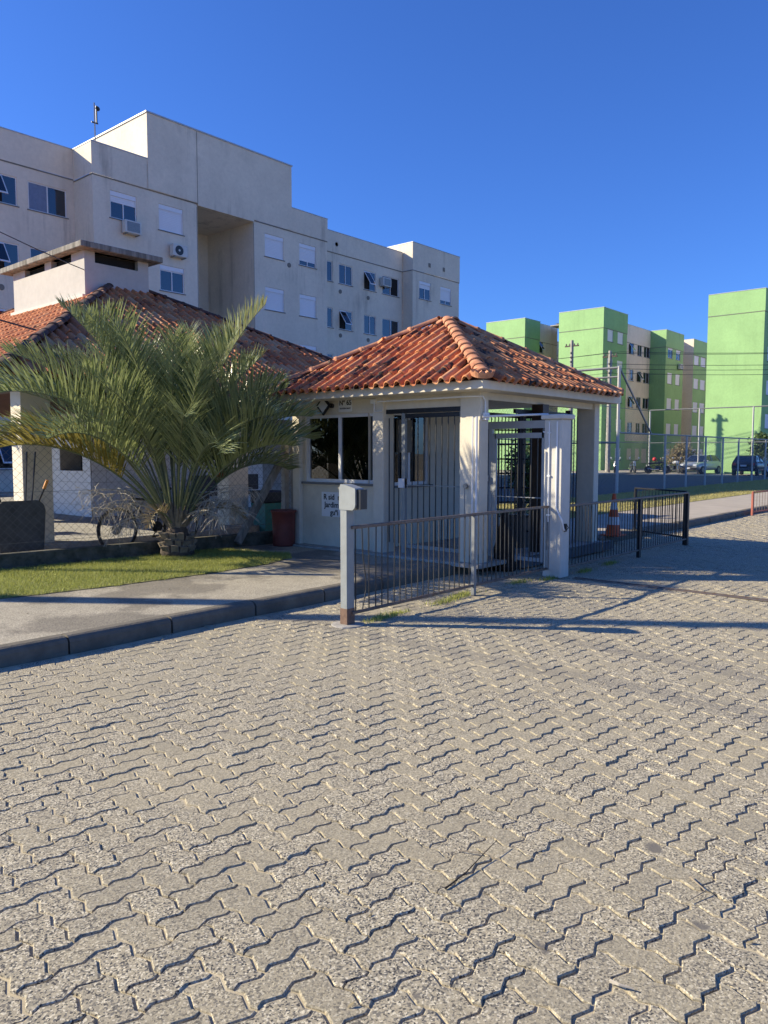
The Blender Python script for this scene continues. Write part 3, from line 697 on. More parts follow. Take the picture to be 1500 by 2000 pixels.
# ---- pedestrian gate
pg = thing('pedestrian_gate', 'tall grey barred pedestrian gate standing between the corner column and the white pillar', 'gate', (9.06, 5.45, .0))
b = MB(); b.box(-.05, .05, .46, .60, .1, 2.0); b.build('navy_post', M['navy'], pg)
b = MB(); b.box(-.03, .03, -.50, .46, 1.93, 2.03); b.box(-.025, .025, .40, .455, .1, 1.93); b.box(-.025, .025, -.50, -.44, .05, 1.93); b.build('frame', M['gate_silver'], pg)
b = MB(); b.box(-.02, .02, -.40, .36, 1.80, 1.87); b.box(-.02, .02, .34, .399, .15, 1.87); b.box(-.02, .02, -.439, -.37, .15, 1.87); b.box(-.02, .02, -.37, .34, .15, .20); b.box(-.012, .012, -.37, .34, 1.0, 1.01); b.build('leaf_frame', M['gate_silver'], pg)
barm2 = MB().box(-.006, .006, -.006, .006, .2, 1.8).mesh('bar', M['bar_steel'])
for k in range(7): link('bar', barm2, pg).location = (0, -.30+k*.1, 0)
b = MB(); b.lathe((-.05, .50, 1.25), [(.045, -.0), (.05, .03), (.04, .06)], 12, 'x'); b.build('intercom', M['plastic_dark'], pg)
b = MB(); b.box(-.065, -.05, .44, .48, 1.21, 1.29); b.build('card_reader', M['frame'], pg)

# ---- turnstile and dark posts inside the porch
ts = thing('turnstile_cage', 'black full height turnstile cage under the guardhouse roof behind the pedestrian gate', 'turnstile', (9.95, 5.95, .16))
b = MB(); b.box(-.09, .09, -.42, -.24, 0, 2.14); b.build('timber_post', M['wood'], ts)
b = MB(); b.box(-.55, 1.05, -.25, -.21, 2.0, 2.06); b.box(-.55, 1.05, .55, .59, 2.0, 2.06); b.box(1.0, 1.06, -.25, .59, 2.0, 2.06); b.build('head_frame', M['black'], ts)
b = MB(); b.tube([(.35, .2, 0), (.35, .2, 2.06)], .055, 8); b.build('rotor_shaft', M['black'], ts)
for k, a in enumerate((20, 140, 260)):
    for z in np.arange(.25, 2.0, .22): b = MB(); b.tube([(.35, .2, z), (.35+.42*math.cos(R(a)), .2+.42*math.sin(R(a)), z)], .012, 5); b.build('rotor_arm', M['black'], ts)
bm3 = MB().tube([(0, 0, 0), (0, 0, 2.02)], .009, 5).mesh('bar', M['black'])
for x_, y_ in [(-.5+.1*i, .57) for i in range(16)]+[(1.03, -.2+.09*i) for i in range(9)]+[(.85, -.23), (1.15, -.23), (1.25, -.23), (1.35, -.23)]+[(-.5+.12*i, -.23) for i in range(3)]: link('bar', bm3, ts).location = (x_, y_, 0)
b = MB(); b.box(1.0, 1.08, -.28, -.20, 0, 2.1); b.build('cage_post', M['black'], ts)
b = MB(); b.box(-.16, .0, -.47, -.46, 1.3, 1.75); b.build('paper_notice', M['white_band'], ts)
b = MB(); b.box(.2, .5, .05, .35, .0, .5); b.build('machine_housing', M['plastic_dark'], ts)
b = MB(); b.box(-.9, -.55, 1.60, 1.64, 1.45, 1.95); b.build('electrical_panel', M['groove'], GH); bpy.data.objects['electrical_panel'].location = (9.95, 5.95, .16)

# ---- low railings
def railing(name, label, x0, x1, y, nb, mid, group, barmat='bar_steel', z0=.10, z1=.93, railmat='rail_steel'):
    t = thing(name, label, 'railing', (x0, y, 0), 0, group); L = x1-x0
    b = MB(); b.box(0, L, -.02, .02, z1-.03, z1); b.build('top_rail', M[railmat], t, bevel=.004)
    b = MB(); b.box(0, L, -.015, .015, z0, z0+.028); b.build('bottom_rail', M[railmat], t, bevel=.004)
    bm_ = MB().box(-.0045, .0045, -.0045, .0045, z0+.028, z1-.03).mesh('bar', M[barmat])
    for k in range(nb):
        xx = L*(k+.6)/nb
        o = link('bar', bm_, t); o.location = (xx, 0, 0); o.rotation_euler = (random.gauss(0, .004), random.gauss(0, .006), 0)
    for (mx, hw, mt, dz) in mid:
        b = MB(); b.box(mx-hw, mx+hw, -.024, .024, dz, z1-.031); b.build('post', M[mt], t, bevel=.004)
    return t
r1 = railing('low_railing', 'near low steel railing running from the grey barrier post to the white pillar', 5.14, 8.845, 4.85, 40, [(2.0, .022, 'galv', 0), (3.68, .02, 'galv', .1)], 'low railings along the road edge')
# one bar is bent
ob = [c for c in r1.children if c.name.startswith('bar')][1]; ob.data = MB().tube([(0, 0, .13), (.05, 0, .3), (.045, .0, .45), (.01, 0, .65), (0, 0, .9)], .0058, 5).mesh('bent_bar', M['bar_steel'])
r2 = railing('low_railing', 'far low railing with two black posts beside the orange cone', 9.10, 13.50, 4.72, 48, [(2.33, .035, 'black', 0), (4.38, .04, 'black', 0)], 'low railings along the road edge')
r3 = railing('low_railing', 'short black railing panel set across the end of the far railing', 0, 1.4, 0, 15, [(0.02, .02, 'black', 0), (1.38, .02, 'black', 0)], 'low railings along the road edge', 'black', .12, .95, 'black')
r3.location = (13.52, 4.76, 0); r3.rotation_euler = (0, 0, R(60))
r4 = railing('low_railing', 'low railing with a faded red end post at the far right on the kerb', 0, 3.6, 0, 20, [(0.02, .03, 'iron_red', 0), (1.8, .02, 'rail_steel', 0)], 'low railings along the road edge', 'rail_steel', .08, .62, 'iron_red')
r4.location = (21.0, 5.72, .0); r4.rotation_euler = (0, 0, R(-6))

# ---- barrier post with reader head
bp = thing('barrier_post', 'square grey blue steel post with rounded reader head at the near railing end', 'post', (5.14, 4.90, 0))
b = MB(); b.box(-.055, .045, -.045, .045, 0, 1.12); b.build('shaft', M['grey_paint'], bp, bevel=.006)
b = MB(); b.box(-.058, .048, -.048, .048, .004, .16); b.build('rusty_foot', simple('rusty_steel', (.20, .12, .08), .8, 0, .4, 20, .2), bp, bevel=.004)
pr = [(.047, 1.08), (.047, 1.28), (.03, 1.315), (-.03, 1.31), (-.15, 1.28), (-.155, 1.27), (-.155, 1.13), (-.145, 1.10), (-.12, 1.08)]
b = MB(); vs = [(x_, y_, z) for x_ in (-.062, .055) for y_, z in pr]; n = len(pr); b.add(vs, [tuple(range(n)), tuple(range(n, 2*n))[::-1]]+[(k, n+k, n+(k+1) % n, (k+1) % n) for k in range(n)]); b.build('reader_hood', M['grey_paint'], bp)
b = MB(); b.box(-.04, .05, -.20, -.152, 1.09, 1.27); b.build('reader_face', M['plastic_dark'], bp)
b = MB(); b.lathe((0, 0, 0), [(.16, -.01), (.155, .006), (.12, .010)], 14); b.build('mortar_collar', M['concrete'], bp)

# ---- cone, stump, barrel
cn = thing('traffic_cone', 'orange traffic cone with white bands standing behind the far railing', 'traffic cone', (13.0, 5.84, .13))
b = MB(); b.box(-.17, .17, -.17, .17, 0, .03); b.build('base', M['orange'], cn, bevel=.01)
def conep(z): return .135-(.135-.028)*(z-.03)/.72
for z0, z1, m_, nm in ((.03, .20, 'orange', 'cone_body'), (.20, .34, 'white_band', 'reflective_band'), (.34, .47, 'orange', 'cone_body'), (.47, .60, 'white_band', 'reflective_band'), (.60, .75, 'orange', 'cone_tip')):
    b = MB(); b.lathe((0, 0, 0), [(conep(z0), z0+.0005), (conep(z1), z1)], 18); b.build(nm, M[m_], cn, smooth=False)
b = MB(); prof = []
for i in range(12):
    t = i/11; prof.append((.14*(1-t**2.2)+.012+.012*math.sin(i*2.1), t*.84))
b.lathe((8.98, 5.60, 0), prof, 14)
tag(b.build('tree_stump', M['trunkwood'], None, True), 'dark pointed wooden stump standing in front of the pedestrian gate', 'stump')
br_ = thing('waste_barrel', 'rusty red open plastic barrel standing against the guard room wall corner', 'barrel', (8.16, 9.18, .13))
b = MB(); b.lathe((0, 0, 0), [(.165, 0), (.175, .03), (.18, .3), (.19, .52), (.20, .53), (.20, .56), (.185, .56), (.175, .3)], 20); b.build('body', M['barrel'], br_, True)
b = MB(); b.lathe((0, 0, 0), [(.205, .54), (.208, .555), (.203, .57), (.190, .57)], 20); b.build('rim', M['barrel'], br_, True)

# ---- gate track across the road
b = MB(); b.obox((9.00, 2.7, .006), (.008, 0, 0), (0, 1.85, 0), (0, 0, .008)); b.obox((8.95, 2.7, .001), (.022, 0, 0), (0, 1.85, 0), (0, 0, .004)); tag(b.build('gate_track', M['rail_steel']), 'steel sliding gate track crossing the paving from the white pillar', 'gate track')

# ------------------------------------------------------------------ pavilion (barbecue hall)
PVN = thing('pavilion', 'open sided barbecue pavilion with big hipped clay tile roof and white chimney behind the palm', 'building', (0, 0, 0))
PX0, PX1, PY0, PY1, PZE = 4.58, 15.0, 11.0, 24.2, 2.72
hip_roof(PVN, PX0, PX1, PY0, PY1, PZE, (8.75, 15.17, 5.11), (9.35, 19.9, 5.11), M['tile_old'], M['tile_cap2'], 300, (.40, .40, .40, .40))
b = MB(); b.box(PX0+.35, PX1-.3, PY0+.30, PY0+.50, 2.50, 2.715); b.box(PX0+.35, PX0+.55, PY0+.52, PY1-.4, 2.50, 2.715); b.build('beam', M['wood'], PVN)
b = MB(); b.box(PX0+.06, PX1-.06, PY0+.06, PY0+.09, 2.58, 2.70); b.box(PX0+.06, PX0+.09, PY0+.1, PY1-.1, 2.58, 2.70); b.build('fascia_board', M['wood'], PVN)
b = MB(); b.box(4.75, 14.8, 11.0, 23.8, .12, .27); b.build('floor_slab', M['concrete'], PVN, bevel=.01)
for cx0, cx1, cy0, cy1 in ((4.98, 5.42, 11.22, 11.55), (8.84, 9.30, 11.45, 11.80), (12.6, 13.0, 11.22, 11.55), (4.98, 5.3, 17.0, 17.35)):
    b = MB(); b.box(cx0, cx1, cy0, cy1, .27, 2.498); b.build('column', M['cream'], PVN, bevel=.006)
# barbecue block with glazed tiles, rising as the chimney
b = MB(); wall_x(b, 8.03, 14.95, 18.15, .27, 2.45, [(15.275, 16.25, 1.23, 1.71)], .5); wall_y(b, 14.93, 8.03, 14.6, .27, 2.45); b.box(8.53, 8.6, 15.1, 16.5, 1.1, 1.9); b.build('barbecue_block', M['concrete'], PVN)
b = MB(); b.box(8.50, 8.52, 15.15, 16.4, 1.15, 1.8); b.build('mouth_back', M['dark'], PVN)  # near-black panel closing the back of the barbecue mouth
tw = .325; tmx = MB().box(-.012, 0, .004, tw-.004, .004, .236).mesh('wall_tile', M['wtile']); tmy = MB().box(.004, tw-.004, -.012, 0, .004, .236).mesh('wall_tile', M['wtile'])
for j in range(9):
    for i in range(10):
        yy = 14.95+i*tw; zz = .27+j*.24
        if yy > 15.2 and yy < 16.2 and j in (4, 5): continue
        o = link('wall_tile', tmx, PVN); o.location = (8.03, yy, zz)
    for i in range(14): link('wall_tile', tmy, PVN).location = (8.03+i*tw, 14.93, .27+j*.24)
CHM = MB()
wall_x(CHM, 8.0, 14.92, 18.15, 4.3, 5.66, [(15.44, 16.32, 5.60, 5.659), (16.62, 17.57, 5.60, 5.659)], .12)
CHM = MB()
wall_x(CHM, 8.0, 14.92, 18.15, 4.0, 5.68, [(15.45, 16.32, 5.52, 5.68), (16.62, 17.57, 5.52, 5.68)], .12); wall_y(CHM, 14.92, 8.0, 9.46, 4.0, 5.68, [(8.23, 9.21, 5.47, 5.68)], .12)
CHM.quad((8,18.15,4),(9.46,18.15,4),(9.46,18.15,5.68),(8,18.15,5.68)); CHM.quad((9.46,14.92,4),(9.46,18.15,4),(9.46,18.15,5.68),(9.46,14.92,5.68))
chm = CHM.build('chimney', M['white_wall'], PVN)
b = MB(); b.box(7.8, 9.66, 14.66, 18.4, 5.68, 5.80); b.build('cap_slab', M['old_concrete'], chm, bevel=.012)
b = MB(); b.box(8.13, 9.3, 15.06, 18.0, 4.0, 5.675); b.build('flue', M['dark'], chm)
b = MB(); b.box(7.93, 8.0, 14.9, 18.2, 4.70, 4.80); b.build('flashing', M['white_paint'], chm)
# things in the pavilion
b = MB(); b.box(9.7, 14.6, 17.0, 17.1, .27, 2.5); b.build('back_wall', M['white_wall'], PVN)
b = MB(); b.box(10.9, 11.5, 16.9, 16.98, .28, 2.3); b.build('blue_door', M['blue'], PVN)
fe = thing('fire_extinguisher', 'red fire extinguisher with its notice hanging on the pavilion column', 'fire extinguisher', (8.82, 11.6, 1.1))
b = MB(); b.lathe((-.06, 0, 0), [(.05, .05), (.075, .08), (.075, .42), (.05, .48), (.02, .52)], 12); b.build('cylinder', M['red'], fe, True)
b = MB(); b.box(-.14, -.13, -.05, .08, .18, .40); b.build('notice', M['white_band'], fe)
b = MB(); b.box(-.09, -.03, -.02, .02, .52, .56); b.tube([(-.06, .0, .53), (-.12, .07, .45), (-.13, .07, .2)], .012, 5); b.build('hose', M['plastic_dark'], fe)
bn = thing('wheeled_bin', 'teal waste bin with a black lid standing in the pavilion near the fence brace', 'bin', (9.35, 11.0, .13))
b = MB(); b.add([(x_*s, y_*s, z) for z, s in ((.02, .8), (.55, 1)) for x_, y_ in ((-.2, -.2), (.2, -.2), (.2, .2), (-.2, .2))], [(0,3,2,1), (4,5,6,7), (0,1,5,4), (1,2,6,5), (2,3,7,6), (3,0,4,7)]); b.build('body', M['teal'], bn)
b = MB(); b.box(-.22, .22, -.22, .22, .55, .78); b.build('lid', M['plastic_dark'], bn, bevel=.03)
bc = thing('bench_counter', 'low dark slatted bench inside the pavilion behind the fence brace', 'bench', (10.6, 13.6, .27))
b = MB(); b.box(-.9, .9, -.25, .25, .42, .48); b.build('seat', M['wood'], bc); 
for xx in (-.8, .8): b = MB(); b.box(xx-.04, xx+.04, -.2, .2, 0, .42); b.build('leg', M['wood'], bc)
b = MB(); b.box(-.9, .9, .2, .25, .5, .85); b.build('backrest', M['wood'], bc)
sf = thing('shelf_rack', 'brick red shelf with two brown bottles left of the pavilion corner column', 'shelf', (5.05, 13.6, .27))
b = MB(); b.box(-.3, .3, -.15, .15, 0, .75); b.box(-.35, .35, -.2, .2, .75, .82); b.build('body', M['brickred'], sf)
for xx in (-.12, .08): b = MB(); b.lathe((xx, 0, .82), [(.05, 0), (.05, .28), (.02, .36), (.02, .46)], 10); b.build('bottle', M['wood'], sf, True)
for k, (lx, ly) in enumerate(((5.0, 11.15), (5.1, 11.1))):
    b = MB(); b.tube([(lx-.06*k-.12, ly-.12, .27), (lx+.04, ly+.05, 1.62)], .012, 6); tag(b.build('broom_handle', M['plastic_dark']), ['left one of two dark broom handles leaning on the white pavilion column', 'right one of two dark broom handles leaning on the white pavilion column'][k], 'broom', 'broom handles by the column')

# ------------------------------------------------------------------ low wall, chain link fence, brace
FA, FB = Vector((3.2, 10.06, 0)), Vector((8.72, 9.52, 0)); fd = (FB-FA).normalized(); fn = Vector((-fd.y, fd.x, 0)); fl = (FB-FA).length
b = MB(); b.obox((FA+FB)/2+Vector((0, 0, .22)), fd*fl/2, fn*.07, (0, 0, .11)); tag(b.build('low_wall', M['mossy'], None, bevel=.012), 'low mossy concrete kerb wall under the chain link fence behind the lawn', 'low wall')
cf = thing('chain_link_fence', 'rusty chain link fence on the low wall between the palm and the pavilion', 'fence', FA)
def mesh_wires(A, B, z0, z1, s, r, mat, parent, nm='wire_mesh'):
    A, B = Vector(A), Vector(B); d = (B-A).normalized(); L = (B-A).length; nrm = Vector((-d.y, d.x, 0)); H_ = z1-z0; V = []; F = []
    k = -H_
    while k < L:
        for sg_ in (1, -1):
            u0, u1 = (k, k+H_) if sg_ > 0 else (k+H_, k); w0, w1 = z0, z1
            # clip to 0..L
            t0, t1 = 0., 1.
            du = u1-u0
            for lim, sgn in ((0, 1), (L, -1)):
                f0, f1 = sgn*(u0-lim), sgn*(u1-lim)
                if f0 < 0 and f1 < 0: t0 = 2; break
                if f0 < 0: t0 = max(t0, f0/(f0-f1))
                if f1 < 0: t1 = min(t1, f0/(f0-f1))
            if t0 < t1:
                p = A+d*(u0+du*t0)+Vector((0, 0, w0+(w1-w0)*t0)); q = A+d*(u0+du*t1)+Vector((0, 0, w0+(w1-w0)*t1))
                tt = (q-p).normalized(); e = tt.cross(nrm); o = len(V)
                for pt in (p, q):
                    for j in range(3): a = j*2*math.pi/3; V.append(pt+nrm*(math.cos(a)*r+sg_*r*.8)+e*math.sin(a)*r)
                for j in range(3): F.append((o+j, o+(j+1) % 3, o+3+(j+1) % 3, o+3+j))
        k += s
    return tag(link(nm, np_mesh(nm, np.array([tuple(v) for v in V]), np.array(F), mat), parent), kind='stuff')
M['wire'] = simple('fence_wire', (.16, .15, .14), .6, .5, .3, 20, 0)
mesh_wires((0, 0, 0), FB-FA, .32, 1.95, .105, .0019, M['wire'], cf)
for z in (.45, 1.1, 1.95):
    b = MB(); b.tube([(0, 0, z), FB-FA+Vector((0, 0, z))], .003, 4); b.build('tension_wire', M['wire'], cf)
for u_, hh in ((.80, 2.35), (fl-.02, 2.05), (fl-.20, 1.8)):
    p = fd*u_; b = MB(); b.box(p.x-.05, p.x+.05, p.y-.05, p.y+.05, .12, hh); b.build('post', M['concrete'], cf, bevel=.008)
b = MB(); a_ = Vector((7.50, 9.52, .2))-FA; e_ = Vector((8.50, 9.50, 1.62))-FA; a_.z, e_.z = .2, 1.62
dd_ = (e_-a_).normalized(); b.obox((a_+e_)/2, dd_*(e_-a_).length/2, dd_.cross(Vector((0, 1, 0))).normalized()*.05, (0, .05, 0)); b.build('diagonal_brace', M['old_concrete'], cf, bevel=.01)

# ---- bicycle behind the fence
bk = thing('bicycle', 'dark mountain bicycle leaning behind the chain link fence, half hidden by the palm', 'bicycle', (5.93, 10.32, .14), R(2))
M['bikeframe'] = simple('bike_frame', (.05, .05, .055), .4, .3, .1, 5, 0)
def wheel(parent, x, r=.335):
    wv = MB(); Rn = 28; V = []; F = []
    for k in range(Rn):
        a = 2*math.pi*k/Rn
        for j in range(8):
            bb = 2*math.pi*j/8; rr = r-.022+.024*math.cos(bb); V.append((x+rr*math.cos(a), .022*math.sin(bb), r+rr*math.sin(a)))
    for k in range(Rn):
        for j in range(8): F.append((k*8+j, k*8+(j+1) % 8, ((k+1) % Rn)*8+(j+1) % 8, ((k+1) % Rn)*8+j))
    wv.add(V, F); wo = wv.build('wheel', M['rubber'], parent, True)
    h = MB()
    for k in range(Rn):
        a0, a1 = 2*math.pi*k/Rn, 2*math.pi*(k+1)/Rn; h.tube([(x+(r-.05)*math.cos(a0), 0, r+(r-.05)*math.sin(a0)), (x+(r-.05)*math.cos(a1), 0, r+(r-.05)*math.sin(a1))], .008, 4, caps=False)
    h.build('rim', M['galv'], wo)
    h = MB()
    for k in range(16): a = 2*math.pi*k/16; h.tube([(x, (.02 if k % 2 else -.02), r), (x+(r-.05)*math.cos(a), 0, r+(r-.05)*math.sin(a))], .0015, 3, caps=False)
    h.lathe((x, 0, r), [(.025, -.04), (.025, .04)], 8, 'y'); h.lathe((x, 0, r), [(.08, .03), (.08, .033)], 16, 'y'); h.build('spokes', M['galv'], wo)
wheel(bk, 0); wheel(bk, 1.12)
b = MB()
for p, q, r in (((.25,0,.83),(.31,0,.62),.02), ((.29,0,.78),(.80,0,.72),.018), ((.31,0,.65),(.66,0,.33),.02), ((.78,0,.85),(.66,0,.33),.017), ((.66,0,.33),(1.12,.05,.335),.012), ((.66,0,.33),(1.12,-.05,.335),.012), ((.8,0,.74),(1.12,.05,.335),.01), ((.8,0,.74),(1.12,-.05,.335),.01)): b.tube([p, q], r, 7)
b.build('frame', M['bikeframe'], bk)
b = MB(); b.tube([(.30, .055, .64), (0, .055, .335)], .016, 6); b.tube([(.30, -.055, .64), (0, -.055, .335)], .016, 6); b.box(.27, .33, -.07, .07, .62, .66); b.build('fork', M['galv'], bk)
b = MB(); b.tube([(.22, -.31, .93), (.24, -.08, .9), (.25, 0, .88), (.24, .08, .9), (.22, .31, .93)], .012, 6); b.tube([(.25, 0, .8), (.25, 0, .9)], .015, 6); b.build('handlebar', M['galv'], bk)
b = MB(); b.obox((.80, 0, .9), (.13, 0, .01), (0, .06, 0), (0, 0, .02)); b.build('saddle', M['plastic_dark'], bk, bevel=.015)
b = MB(); b.lathe((.66, -.03, .33), [(.09, -.004), (.09, .004)], 18, 'y'); b.tube([(.66, -.06, .33), (.56, -.06, .20)], .01, 5); b.box(.5, .6, -.13, -.06, .19, .21); b.tube([(.66, .06, .33), (.76, .06, .46)], .01, 5); b.build('crankset', M['black'], bk)

# ---- wheelbarrow stood on end
wb = thing('wheelbarrow', 'dark wheelbarrow tipped up on end with orange grips beside the corner column', 'wheelbarrow', (4.64, 10.55, .13), R(-10))
b = MB(); prf = [(-.22, .02), (.22, .02), (.29, .08), (.33, .68), (.31, .77), (.24, .83), (-.24, .83), (-.31, .77), (-.33, .68), (-.29, .08)]
ins = [(x_*.75, .1+(z-.1)*.82+.05) for x_, z in prf]; n = 10
vs = [(x_, 0, z) for x_, z in prf]+[(x_, .25, z) for x_, z in ins]; b.add(vs, [tuple(range(n)), tuple(range(n, 2*n))[::-1]]+[(k, n+k, n+(k+1) % n, (k+1) % n) for k in range(n)]); b.build('tray', simple('sooty_steel', (.07, .07, .065), .55, .3, .5, 5, .3), wb, bevel=.02)
for sx in (-1, 1):
    b = MB(); b.tube([(sx*.2, .05, .2), (sx*.24, .05, .8), (sx*.30, -.02, .98)], .016, 6); b.build('handle_tube', M['black'], wb)
    b = MB(); b.tube([(sx*.30, -.02, .98), (sx*.34, -.05, 1.10)], .022, 7); b.build('grip', M['orange'] if False else simple('orange_grip', (.65, .25, .03), .6, 0, .1, 5, 0), wb)
b = MB(); b.lathe((0, .22, .16), [(.17, -.04), (.19, 0), (.17, .04)], 18, 'x'); b.build('wheel', M['rubber'], wb)

# ------------------------------------------------------------------ lawn
def blades(name, n, fx, h, wdt, mat, parent=None):
    P_ = fx(n); n = len(P_)
    a = rng.uniform(0, 2*np.pi, n); ln = rng.uniform(.3, 1.0, n)*h; tilt = rng.uniform(.0, .8, n); wd = wdt*rng.uniform(.6, 1.3, n)
    dx, dy = np.cos(a), np.sin(a)
    v0 = P_+np.c_[-dy*wd, dx*wd, np.zeros(n)]; v1 = P_-np.c_[-dy*wd, dx*wd, np.zeros(n)]
    v2 = P_+np.c_[dx*ln*np.sin(tilt), dy*ln*np.sin(tilt), ln*np.cos(tilt)]
    V = np.stack([v0, v1, v2], 1).reshape(-1, 3); F = np.arange(3*n).reshape(-1, 3)
    return tag(link(name, np_mesh(name, V, F, mat), parent), kind='stuff')
LAWN = [(-3, 8.15), (3.2, 7.95), (4.3, 7.78), (5.6, 7.70), (6.6, 7.78), (7.25, 8.0), (7.55, 8.35), (7.4, 8.8), (7.2, 9.55), (6.0, 9.66), (3.2, 9.95), (-3, 10.5)]
def in_poly(x, y, poly):
    c = np.zeros(len(x), bool); n = len(poly)
    for i in range(n):
        x0, y0 = poly[i]; x1, y1 = poly[(i+1) % n]
        t = ((y0 > y) != (y1 > y)) & (x < (x1-x0)*(y-y0)/((y1-y0) or 1e-9)+x0); c ^= t
    return c
b = MB(); b.add([(x_, y_, .137) for x_, y_ in LAWN], [tuple(range(len(LAWN)))]); tag(b.build('lawn_soil', M['soilgrass']), kind='structure')
def fx1(n):
    x_ = rng.uniform(1.5, 7.6, n); y_ = rng.uniform(7.6, 10, n); k = in_poly(x_, y_+.03*np.sin(x_*9)+.03*np.sin(x_*23), LAWN); return np.c_[x_[k], y_[k], np.full(k.sum(), .137)]
tag(blades('lawn', 110000, fx1, .05, .0022, M['grass']), 'short green lawn between sidewalk and low wall around the palm', 'grass')
b = MB(); b.quad((13.5, 8.15, .132), (70, 8.15, .132), (70, 12.8, .02), (13.5, 12.8, .02)); tag(b.build('verge_soil', M['soilgrass_dry']), kind='structure')
def fx2(n):
    x_ = 14+rng.uniform(0, 1, n)**1.5*45; y_ = rng.uniform(8.17, 12.8, n); return np.c_[x_, y_, .132-(y_-8.15)/4.65*.112]
tag(blades('grass_verge', 80000, fx2, .07, .006, M['grass_dry']), 'dry yellow green grass verge between the path and the tall wire fence', 'grass')
b = MB(); b.quad((13.5, 12.8, .002), (140, 12.8, .002), (140, 29.0, .002), (13.5, 29.0, .002)); tag(b.build('asphalt_yard', M['asphalt']), kind='structure')
b = MB(); b.box(50, 140, 24.5, 29.5, -.02, .10); b.box(56, 63, 15, 24.4, -.02, .012); tag(b.build('far_pavement', M['walk_pale']), kind='structure')
def fx3(n):
    C_ = np.array([(5.5, 4.83), (5.75, 4.86), (6.6, 4.86), (6.9, 4.9), (7.1, 4.95), (8.2, 4.9), (8.7, 4.75), (9.6, 4.7), (10.5, 4.75)]); k = rng.integers(0, len(C_), n)
    return np.c_[C_[k]+rng.normal(0, .05, (n, 2))*[2.2, .7], np.zeros(n)]
tag(blades('weeds', 1800, fx3, .06, .004, M['grass']), 'small green weeds growing in the joints under the railings', 'weeds')

# ------------------------------------------------------------------ palm
PC = Vector((6.34, 9.42, .13))
pal = thing('palm_tree', 'bushy pindo palm with long arching feathery fronds on a short stubby trunk in the lawn', 'palm tree', PC)
b = MB(); prof = [(.25, 0), (.235, .1), (.22, .2), (.17, .30), (.13, .42), (.08, .55)]; b.lathe((0, 0, 0), prof, 16); b.build('trunk', M['trunk_brown'], pal, True)
for k in range(34):
    a = k*2.399+random.uniform(-.1, .1); zz = .0+.26*((k*7) % 34)/34+random.uniform(-.01, .02); rr = .235-.05*zz; c_v = Vector((math.cos(a)*rr, math.sin(a)*rr, zz)); tn = Vector((-math.sin(a), math.cos(a), 0)); on = Vector((math.cos(a), math.sin(a), 0))
    b = MB(); hb_ = random.uniform(.09, .15); wb_ = random.uniform(.045, .07); ob_ = random.uniform(.03, .06); vs = [c_v-tn*wb_-on*.03, c_v+tn*wb_-on*.03, c_v+tn*wb_*.8+on*ob_+Vector((0, 0, hb_)), c_v-tn*wb_*.8+on*ob_+Vector((0, 0, hb_)), c_v-tn*wb_*.8-on*.02+Vector((0, 0, hb_+.01)), c_v+tn*wb_*.8-on*.02+Vector((0, 0, hb_+.01))]
    b.add(vs, [(0,1,2,3), (3,2,5,4), (0,3,4), (1,5,2)]); b.build('leaf_boot', M['boot'], pal)
def frond(az, el, L, droop, leafl=.5, mat=None, seed=0, nl=62, bare=.33):
    r_ = random.Random(seed); hd = Vector((math.cos(az), math.sin(az), 0)); side = Vector((-math.sin(az), math.cos(az), 0))
    n = 16; pts = []; th = el; p = Vector((hd.x*.09, hd.y*.09, .42)); ds = L/n; tw = r_.uniform(-.3, .3)
    pts.append(p.copy()); th_l = [th]
    for i in range(n):
        s = (i+.5)/n; th = el-droop*(s**1.7); side_sw = tw*s*s*.5
        p = p+(hd*math.cos(th)+Vector((0, 0, 1))*math.sin(th)+side*side_sw).normalized()*ds; pts.append(p.copy()); th_l.append(th)
    rb = MB(); rb.tube([q for q in pts], .019, 5, 0, True, .003)
    # broad pale sheath at the base
    q0 = pts[0]-(pts[1]-pts[0]).normalized()*.25; rb.tube([q0, pts[0], pts[0]+(pts[2]-pts[0])*.9], .062, 6, 1, True, .020)
    V = []; F = []
    for k in range(nl):
        s = bare+(1-bare)*(k+.5)/nl; fi = s*n; i = min(int(fi), n-1); fr_ = fi-i; c0 = pts[i].lerp(pts[i+1], fr_)
        T = (pts[i+1]-pts[i]).normalized(); sd = T.cross(Vector((0, 0, 1))); sd = sd.normalized() if sd.length > .05 else side; upv = sd.cross(T).normalized()
        prof_ = math.sin(math.pi*min(1, .18+.80*((s-bare)/(1-bare))))**.55
        for sg_ in (-1, 1):
            ll = leafl*prof_*r_.uniform(.85, 1.1)
            fw_ = .60+.5*(s-bare)/(1-bare)+r_.uniform(-.15, .15)
            d = (T*fw_+sd*sg_*r_.uniform(.45, .85)+upv*r_.uniform(.45, .95)).normalized(); wv = T.cross(d).normalized().cross(d)*.0098
            m1 = c0+d*ll*.5; d2 = (d+Vector((0, 0, -r_.uniform(.0, .38)))).normalized(); e1 = m1+d2*ll*.5
            o = len(V); V += [c0-wv*.7, c0+wv*.7, m1+wv, m1-wv, e1]; F += [(o, o+1, o+2, o+3), (o+3, o+2, o+4)]
    rb.add(V, F, 2)
    return rb.build('frond', [M['petiole'], M['boot'], mat or M['palm']], pal)
fr_n = 52
